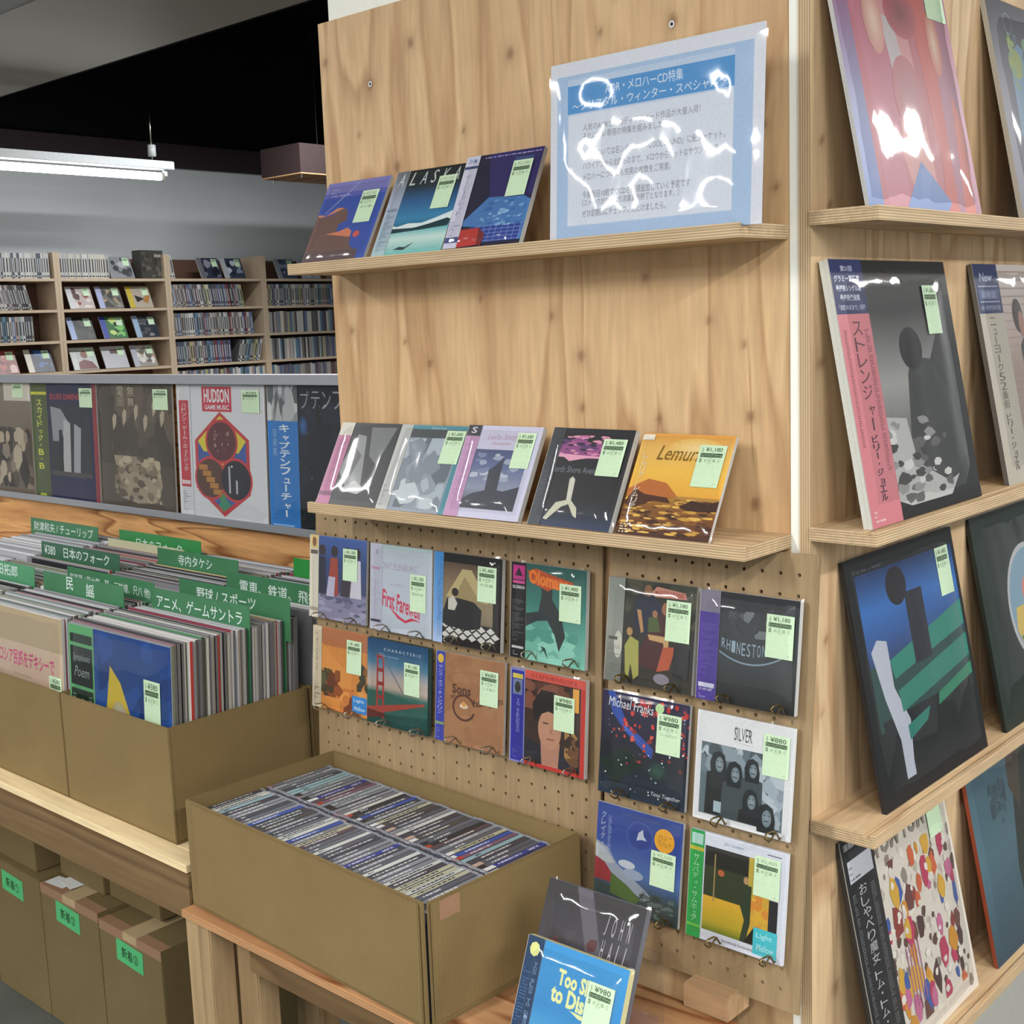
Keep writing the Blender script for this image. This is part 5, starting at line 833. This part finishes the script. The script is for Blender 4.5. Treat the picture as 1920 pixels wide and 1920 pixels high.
def r42(a):
    a.g(0, 0, 1, 1, [(0, '#2f4452'), (0.5, '#4f6c78'), (0.9, '#46606c'), (1, '#38454a')]); a.p([(0.45, 0), (0.42, 0.35), (0.5, 0.7), (0.62, 0.9), (1, 1), (1, 0)], '#2e3430'); a.p([(0.5, 1), (0.46, 0.75), (0.56, 0.6), (0.62, 0.8), (0.7, 1)], '#4a4038'); a.n(0.22, 0.6, 0.42, 0.82, ['#3a4c54', '#41565e'], 20, 0.03, 3)
    a.t('ROSS', 0.22, 0.76, 0.2, 0.04, '#33474f'); a.t('CUT', 0.22, 0.70, 0.2, 0.04, '#33474f')
lp(78, 899, 434, 486.5, 0, 11.4, r42, 'slate blue sleeve with a red spine at the right edge, lowest right ledge', edge='#a04a30', T_=6)

# ---- five records in the rack, plus one cut off at the left
GT = (0.76, 0.80, 0.19, 0.16)
def rack(n, x, art, label, **k):
    return lp(n, x, 347, 1038.5, 0, 2.2, art, label, axis='X', W_=335, H_=305, T_=4, **k)
BR = ['#4a4038', '#5e5246', '#3a322c', '#7a6c5c']
def k1(a):
    a.r(0, 0, 1, 1, '#6b5e50'); a.g(0, 0.6, 1, 1, [(0, '#73685c'), (1, '#8a8072')]); a.n(0.2, 0.05, 0.98, 0.6, ['#3a322c', '#4e443a', '#b8ab96', '#8d8070', '#2c2622'], 70, 0.07, 3, 1.4)
    for x in (0.3, 0.45, 0.58, 0.72, 0.84): a.e(x, 0.52 - 0.1 * (x * 7 % 1), 0.035, 0.05, '#b5a58c'); 
    a.r(0.55, 0.84, 1, 1, '#cfc9bc')
rack(81, -2045, k1, 'sepia group photo sleeve in the rack, cut off by the left edge', price='580', tagpos=(0.70, 0.87, 0.18, 0.12))
def k2(a):
    a.r(0, 0, 1, 1, '#23264a'); a.r(0, 0, 0.06, 1, '#8f5a44'); a.r(0.94, 0, 1, 1, '#8c3a40'); a.r(0.2, 0.84, 0.94, 0.93, '#2a2848'); a.t('BLUES DIMENSIONS', 0.30, 0.86, 0.62, 0.05, '#a03a44', 0.03); a.r(0.28, 0.20, 0.90, 0.82, '#262b34'); a.p([(0.30, 0.80), (0.46, 0.78), (0.58, 0.66), (0.44, 0.5), (0.32, 0.5)], '#8f959c'); a.p([(0.46, 0.22), (0.50, 0.70), (0.60, 0.66), (0.58, 0.22)], '#b2b5b6'); a.p([(0.62, 0.22), (0.66, 0.66), (0.76, 0.62), (0.72, 0.22)], '#9ea2a6'); a.p([(0.40, 0.22), (0.42, 0.6), (0.47, 0.6), (0.47, 0.22)], '#1c2024'); a.p([(0.78, 0.22), (0.82, 0.8), (0.9, 0.78), (0.9, 0.2)], '#30343a'); a.r(0.28, 0.20, 0.9, 0.24, '#4a4648')
rack(82, -1704, k2, 'navy sleeve with an olive paper band and white porch in the rack', price='580', tagpos=GT, obi=(0.25, lambda o: (o.r(0, 0, 1, 1, '#4c5a34'), o.r(0, 0.90, 1, 0.925, '#c9c83a'), o.tv('スカイドッグ・B・B', 0.32, 0.86, 0.34, 0.62, '#d3d84a', 0.015), o.r(0.3, 0.01, 0.7, 0.03, '#a9b83a'))))
def k3(a):
    a.r(0, 0, 1, 1, '#544a40'); a.n(0, 0.35, 1, 1, ['#4c433a', '#5a5046', '#473e36', '#64594c'], 46, 0.13, 3, 1.6)
    a.p([(0.20, 0.42), (0.24, 0.30), (0.3, 0.16), (0.26, 0.08), (0.5, 0.04), (0.76, 0.06), (0.84, 0.2), (0.80, 0.38), (0.5, 0.42)], '#9c8f78'); a.n(0.2, 0.05, 0.82, 0.42, ['#b5a88e', '#7a6c58', '#8f826c', '#5c5042'], 60, 0.05, 4, 0.6)
    for x, y in ((0.2, 0.72), (0.34, 0.76), (0.5, 0.80), (0.62, 0.72), (0.74, 0.84), (0.84, 0.76)): a.p([(x, y), (x + 0.03, y + 0.04), (x + 0.06, y + 0.02), (x + 0.05, y - 0.05), (x + 0.01, y - 0.1)], '#b0a48e')
    a.t('電', 0.28, 0.90, 0.09, 0.08, '#b8ad98', 0.0); a.t('無', 0.42, 0.90, 0.09, 0.08, '#b8ad98', 0.0); a.t('圖', 0.28, 0.82, 0.09, 0.07, '#a09680', 0.0); a.t('舞', 0.42, 0.82, 0.09, 0.07, '#b8ad98', 0.0)
rack(83, -1361, k3, 'dark sepia root sleeve between the navy and white ones in the rack', price='580', tagpos=GT)
def k4(a):
    a.r(0, 0, 1, 1, '#d6d9de'); a.r(0.30, 0.80, 0.64, 0.985, '#c43a4a'); a.t('HUDSON', 0.325, 0.865, 0.29, 0.105, '#dfe2e6', 0.03); a.t('GAME MUSIC', 0.33, 0.815, 0.28, 0.035, '#dfe2e6', 0.02); a.t('G.M.O', 0.04, 0.93, 0.12, 0.035, '#5a5c60', 0.01)
    a.p([(0.20, 0.58), (0.50, 0.80), (0.82, 0.60), (0.82, 0.20), (0.52, 0.02), (0.20, 0.22)], '#c03a40')
    a.p([(0.235, 0.575), (0.50, 0.77), (0.785, 0.59), (0.785, 0.215), (0.52, 0.06), (0.235, 0.235)], '#3b5a9c'); a.p([(0.235, 0.575), (0.50, 0.77), (0.785, 0.59), (0.70, 0.50), (0.3, 0.50)], '#d6c83c'); a.p([(0.34, 0.42), (0.5, 0.20), (0.66, 0.42)], '#d6c83c'); a.p([(0.40, 0.36), (0.5, 0.20), (0.62, 0.36), (0.5, 0.05)], '#3f8a4c'); a.p([(0.45, 0.10), (0.52, 0.17), (0.6, 0.11), (0.52, 0.06)], '#3f8a6c')
    for cx, cy in ((0.51, 0.58), (0.37, 0.30), (0.66, 0.30)): a.e(cx, cy, 0.185, 0.165, '#c03a40', 28)
    a.e(0.51, 0.58, 0.165, 0.145, '#5c3034', 28); a.e(0.37, 0.30, 0.165, 0.145, '#55382c', 28); a.e(0.66, 0.30, 0.165, 0.145, '#24242e', 28); a.n(0.42, 0.50, 0.6, 0.66, ['#7c4a4a', '#6a3a3c', '#9a7a74'], 14, 0.018, 3)
    for i in range(5): a.r(0.24 + i * 0.04, 0.36 - i * 0.045, 0.34 + i * 0.04, 0.40 - i * 0.045, '#b07a3a')
    a.r(0.58, 0.20, 0.60, 0.40, '#b9bcc6'); a.r(0.66, 0.20, 0.68, 0.30, '#b9bcc6'); a.e(0.62, 0.40, 0.01, 0.008, '#dddddd')
rack(84, -1005, k4, 'white sleeve with a large colourful hexagon in the rack', price='580', tagpos=GT, obi=(0.165, lambda o: (o.r(0, 0, 1, 1, '#d2d5da'), o.r(0.15, 0.22, 0.85, 0.88, '#bf3844'), o.tv('ハドソン・ゲーム・ミュージック', 0.34, 0.86, 0.34, 0.52, '#e3d6da', 0.01), o.r(0.2, 0.24, 0.8, 0.27, '#e0c4c8'), o.lines(0.2, 0.04, 0.7, 0.2, 8, '#a4a7ac', 0.4))))
def k5(a):  # the cartoon figures are left out
    a.r(0, 0, 1, 1, '#15171f'); a.n(0.3, 0.05, 0.98, 0.95, ['#1c2436', '#10131a', '#1a2030'], 30, 0.10, 3); a.e(0.36, 0.72, 0.05, 0.08, '#3a6ab0', edge='#161a24'); a.n(0.3, 0.1, 0.98, 0.95, ['#8a94a8', '#c8ccd4'], 26, 0.004, 4); a.r(0.0, 0.80, 0.30, 0.99, '#8f9498'); a.n(0.0, 0.80, 0.30, 0.99, ['#a9adb0', '#6d7276', '#c0c4c6'], 14, 0.06, 5)
    for i, c in enumerate('プテンフュー'): a.t(c, 0.34 + i * 0.105, 0.84, 0.085, 0.12, '#9aa0a6', -0.004)
rack(85, -660, k5, 'black sleeve with a bright blue paper band, rightmost in the rack', price='580', tagpos=(0.80, 0.80, 0.18, 0.16), obi=(0.31, lambda o: (o.r(0, 0, 1, 0.75, '#2c78c4'), o.r(0, 0.75, 1, 1, '#8f9498'), o.n(0, 0.75, 1, 1, ['#b4b8ba', '#5f6468', '#c8cccc'], 18, 0.1, 6), o.tv('キャプテンフューチャー', 0.38, 0.73, 0.34, 0.66, '#dfe9f2', 0.02), o.tv('音楽集', 0.16, 0.70, 0.14, 0.2, '#8fb8e0', 0.0), o.r(0.1, 0.01, 0.8, 0.02, '#8fb8e0'))))
rack(86, -320, k3, 'sleeve at the hidden right end of the rack', wr=0.5) if False else None
# ---- front sleeves of the two nearest bins
def f1(a):  # plain colour field in place of the drawn character
    a.g(0, 0, 1, 1, [(0, '#20407c'), (0.5, '#2a559a'), (0.8, '#234a8c'), (1, '#1d3f80')]); a.n(0.3, 0.0, 1, 1, ['#284e92', '#1d3a74', '#356aa8', '#22457f'], 40, 0.12, 3); a.p([(0.36, 0.50), (0.42, 0.82), (0.52, 0.74), (0.64, 0.52), (0.68, 0.28), (0.54, 0.30), (0.42, 0.34)], '#c9b03e'); a.e(0.52, 0.50, 0.09, 0.14, '#d2d6dc', edge='#b0a470', rot=0.3); a.p([(0.46, 0.34), (0.56, 0.46), (0.66, 0.3), (0.6, 0.1), (0.5, 0.1)], '#b4bccc')
lp(91, -464, -262, 655, 0.5, 3.2, f1, 'blue sleeve with a green and black paper band, front of the bin nearest the corner', axis='X', price='380', tagpos=(0.75, 0.52, 0.15, 0.28), obi=(0.26, lambda o: (o.r(0, 0, 1, 1, '#5aa06a'), o.r(0.06, 0.90, 0.94, 0.95, '#22302a'), o.r(0.06, 0.66, 0.94, 0.88, '#1c2424'), o.t('Symphonic', 0.15, 0.79, 0.7, 0.05, '#8f9c98', 0, 0.3), o.t('Poem', 0.2, 0.71, 0.6, 0.06, '#8f9c98', 0, 0.3), o.r(0.06, 0.0, 0.94, 0.64, '#1f3028'), o.t('交', 0.34, 0.50, 0.36, 0.09, '#b4ccb4'), o.t('響', 0.34, 0.40, 0.36, 0.09, '#4fae6a'), o.t('詩', 0.34, 0.30, 0.36, 0.09, '#b4ccb4'), o.lines(0.12, 0.1, 0.26, 0.62, 30, '#6c8c74'), o.lines(0.76, 0.1, 0.9, 0.62, 30, '#6c8c74'))))
def f2(a):
    a.g(0, 0, 1, 1, [(0, '#b8a190'), (0.6, '#c8ae98'), (0.83, '#cdb59c'), (1, '#b4a184')]); a.r(0, 0.80, 1, 1, '#b3a080'); a.t('ロシア民謡をデキシーで', 0.24, 0.66, 0.66, 0.10, '#cc4c80', 0.02); a.t('Dixieland Jazz', 0.42, 0.60, 0.22, 0.02, '#8f7a70', 0)
    for i in range(11): x = 0.06 + i * 0.085; a.e(x, 0.45 - 0.012 * i % 0.05, 0.02, 0.03, '#4a3a30'); a.r(x - 0.02, 0.25, x + 0.022, 0.43, '#57463a')
lp(92, -804, -262, 655, 0.3, 3.2, f2, 'beige sleeve with pink lettering and small figures, front of the second bin', axis='X', price='580', tagpos=(0.84, 0.42, 0.14, 0.24))
# ---- face out CDs in the far shelves
def far(n, y, z, x, cols, label, obi=None, kind=0, yaw=0, H_=125, pr='980'):
    def art(a):
        rd = random.Random(n); a.r(0, 0, 1, 1, cols[0])
        if kind == 0: a.n(0.15, 0.05, 0.95, 0.95, cols[1:], 14, 0.16, n)
        elif kind == 1: a.e(0.55, 0.68, 0.15, 0.17, cols[1]); a.p([(0.2, 0.02), (0.26, 0.34), (0.5, 0.46), (0.8, 0.34), (0.95, 0.06), (0.95, 0.02)], cols[2])
        elif kind == 2: a.r(0.35, 0.66, 0.72, 0.84, cols[1])
        elif kind == 3: a.p([(0.3, 0.6), (0.7, 0.42), (0.35, 0.25)], cols[1]); a.p([(0.6, 0.3), (0.9, 0.75), (0.95, 0.5), (0.8, 0.2)], cols[2])
    album('cd_album', x, y, z, yaw, 24, 140, H_, 6, art, label, 'CD', axis='Y', price=pr, tagpos=(0.66, 0.58, 0.26, 0.36), obi=(0.22, lambda o: o.r(0, 0, 1, 1, obi)) if obi else None, bag=False, seed=n)
for n, (y, z, cols, lb, ob, kd) in enumerate((
    (2044, 1609.5, ['#b9aaa4', '#4a1c1c', '#8a3a34', '#d8d0c8', '#3a1a18'], 'dark red and white face out CD, left on the second far row', '#c9c9cc', 0),
    (2212, 1609.5, ['#6d6a60', '#8f8c80', '#3c3a36', '#b09878', '#54524a'], 'grey face out CD with a pale blue band, middle of the second far row', '#a9aed2', 0),
    (2390, 1609.5, ['#b4a898', '#241a14', '#b07a34'], 'yellow banded face out CD, right on the second far row', '#c8b034', 3),
    (2036, 1452.5, ['#20211f', '#383833', '#4a4a44', '#2b2a28'], 'black face out CD with a light blue band, left on the third far row', '#93a5cc', 0),
    (2222, 1452.5, ['#2f6a34', '#7cc06a', '#1a2c1a', '#c2d87c', '#356a48'], 'green face out CD with a dark blue band, middle of the third far row', '#2f3f9c', 0),
    (2416, 1452.5, ['#24283a', '#4a4c50', '#8a8c8e', '#1c2030'], 'navy face out CD with a light blue band, right on the third far row', '#9ab4d0', 0),
    (2036, 1296.5, ['#b5b9b4', '#7f4a38', '#6a2c28'], 'face out CD of a person in a dark red hood on the fourth far row', '#c4c6c4', 1),
    (2216, 1296.5, ['#b9b9be', '#5a3a34'], 'plain white face out CD with a brown oblong on the fourth far row', None, 2),
    (2390, 1296.5, ['#9a9488', '#c9c6bc', '#6c6a60', '#e0dcd4', '#b08c74'], 'pale busy face out CD, right on the fourth far row', '#b4b4c0', 0),
    (1790, 1296.5, ['#20243c', '#3a5c94', '#181c30', '#6a8cc0'], 'night blue face out CD with a cream band in the leftmost far unit', '#c9c2ae', 0),
    (1600, 1296.5, ['#8a4038', '#b05a4a', '#6a2c28', '#d0b0a4'], 'brick red face out CD at the left edge in the leftmost far unit', None, 0),
    (2290, 1765.5, ['#8c8e92', '#3c3e42', '#b4b6ba', '#5c5e62'], 'grey face out CD with a small photo on the top far row', None, 0),
    (2850, 1765.5, ['#33364a', '#6c7080', '#22242e', '#8a8e9c'], 'blue grey face out CD, left on the top row of the packed far unit', '#6c6c74', 0),
    (3008, 1765.5, ['#3a4458', '#c4ccd8', '#2a3040', '#8c98ac'], 'shiny face out CD near the divider on the top row of the packed far unit', '#b4b8bc', 0),
    (3385, 1765.5, ['#4a5468', '#8a94a8', '#38404c'], 'blue grey face out CD on the top row beside the upper ledge', '#8c929c', 0),
    (3560, 1765.5, ['#b4bcc8', '#d8dce4', '#8c94a4'], 'pale face out CD just under the end of the upper ledge', None, 0))):
    far(120 + n, y, z, XF - 18, cols, lb, ob, kd)
t = empty('box_set', (XF - 40, 2462, 1765.5), (0, 0, math.radians(8) + math.pi / 2)); tag(t, 'thick dark grey box set wrapped in film on the top far row', 'box set')
MB().box(0, -35, 0, 150, 35, 150, 0, srgb('#4a4844')).build('case', M_SPINE, t, bevel=1); a = Art(150, 150); a.r(0, 0, 1, 1, '#4c4a44'); a.n(0.05, 0.05, 0.95, 0.95, ['#5a574f', '#3c3a36', '#6e6a60', '#46443f'], 40, 0.1, 3); a.r(0.6, 0.76, 0.9, 0.86, '#a4a29c'); a.build('cover_print', t, (0, -35.4, 0))

# ================================================================== lamp, box beam, cartons
t = empty('fluorescent_lamp', (-4100, 1900, 2245)); tag(t, 'long fluorescent tube lamp hanging before the far wall', 'lamp')
hb = MB(); hb.box(-32, -1100, 38, 32, 530, 78); hb.build('housing', M_WHITE, t, bevel=3)
hb = MB(); hb.tube([(0, -1080, 4), (0, 462, 4)], 19, 16); hb.build('tube', M_TUBE, t, smooth=True)
MB().box(-16, 462, -14, 16, 478, 22).build('tube_cap', M_WIRE, t, bevel=2); MB().box(-10, 480, 6, 10, 500, 37.5).build('socket', M_WHITE, t, bevel=2)
hb = MB(); hb.tube([(0, 425, 78), (0, 425, 405)], 4, 8); hb.build('hanging_rod', M_WIRE, t, smooth=True); hb = MB(); hb.tube([(0, 425, 100), (0, 425, 155)], 20, 12); hb.build('rod_cover', M_WHITE, t, smooth=True)
t = empty('hanging_box_beam', (-3900, 2840, 2240)); tag(t, 'dark wooden box beam with small bolts under the black ceiling', 'beam')
MB().box(0, 0, 6, 320, 620, 150).build('box_body', M_DARKBOX, t); MB().box(0, 0, 0, 320, 620, 5.8).build('bottom_board', M_TABLE, t)
for x, y in ((300, 20), (300, 330), (20, 60), (160, 300)): b_ = MB(); b_.tube([(x, y, -0.2), (x, y, -18)], 6, 8); b_.build('bolt', M_WIRE, t)
b_ = MB(); b_.tube([(160, 250, 150), (158, 252, 700), (160, 250, 1058)], 1.5, 6); b_.build('hanging_wire', M_WIRE, t)
b_ = MB(); b_.tube([(324, 300, 95), (330, 300, 95)], 26, 14); b_.build('round_fitting', M_WHITE, t)

def carton(name, x0, y0, z0, w, d, h, label, tapec=None, text=None, tx=0.4, strip=True, white=False):
    t = empty(name, (x0, y0, z0)); tag(t, label, 'box'); MB().box(0, 0, 0, w, d, h).build('box_body', M_CARD2, t, bevel=1.5)
    if strip:
        MB().box(0, -0.4, h - 20, w, -0.05, h + 0.1).box(0, -0.4, h + 0.05, w, 24, h + 0.4).build('edge_tape', M_TAPE, t)
        MB().box(w * 0.40, -0.7, h - 16, w * 0.62, -0.42, h + 0.1).box(w * 0.40, -0.7, h + 0.42, w * 0.62, d, h + 0.7).build('seam_tape', plain('clear_tape', '#b09c78', 0.3), t)
    if text:
        s_ = MB(); s_.box(0, -0.5, 0, 96, 0, 46); o = s_.build('green_label', M_GTAPE, t, loc=(tx, -0.45, h - 66), rot=(0, math.radians(3), 0))
        a = Art(96, 46); a.t(text, 0.2, 0.25, 0.62, 0.5, '#1d3a24', 0.01); a.build('handwriting', o, (0, -0.55, 0))
    return t
carton('storage_carton', -1172, -122, 0.4, 237, 320, 311, 'floor standing carton labelled one, leftmost under the long table', 1, '新着①', 60, False)
carton('storage_carton', -932.5, -122, 0.4, 236, 320, 308, 'floor standing carton labelled two, in the middle under the long table', 1, '新着②', 62)
carton('storage_carton', -694, -122, 0.4, 226, 320, 299, 'floor standing carton labelled three, rightmost under the long table', 1, '新着③', 62)
carton('storage_carton', -1414, -122, 0.4, 238, 320, 311, 'floor standing carton under the left end of the table, mostly out of view', None, None, 0, False)
carton('small_carton', -1200, -105, 312.3, 222, 250, 175, 'small carton lying on the first labelled carton', None, None, 0, False)
carton('small_carton', -938, -70, 309.5, 180, 230, 170, 'small carton lying on the middle labelled carton', None, None, 0, False)
carton('small_carton', -750, -62, 309.5, 190, 230, 165, 'small carton lying on the rightmost labelled carton', None, None, 0, False)
for i, (x, y, r) in enumerate(((-925, -114, 6), (-905, -106, -8))):
    o = MB(); o.box(0, 0, 0, 62, 34, 0.5); tag(o.build('paper_label', M_WHITE, None, loc=(x, y + i * 14, 309.3 + i * 0.6), rot=(0, 0, math.radians(r))), ('white shipping slip under another on the middle carton', 'white shipping slip on top on the middle carton')[i], 'label')
bpy.data.objects.remove(_tob); bpy.data.curves.remove(_tcu)
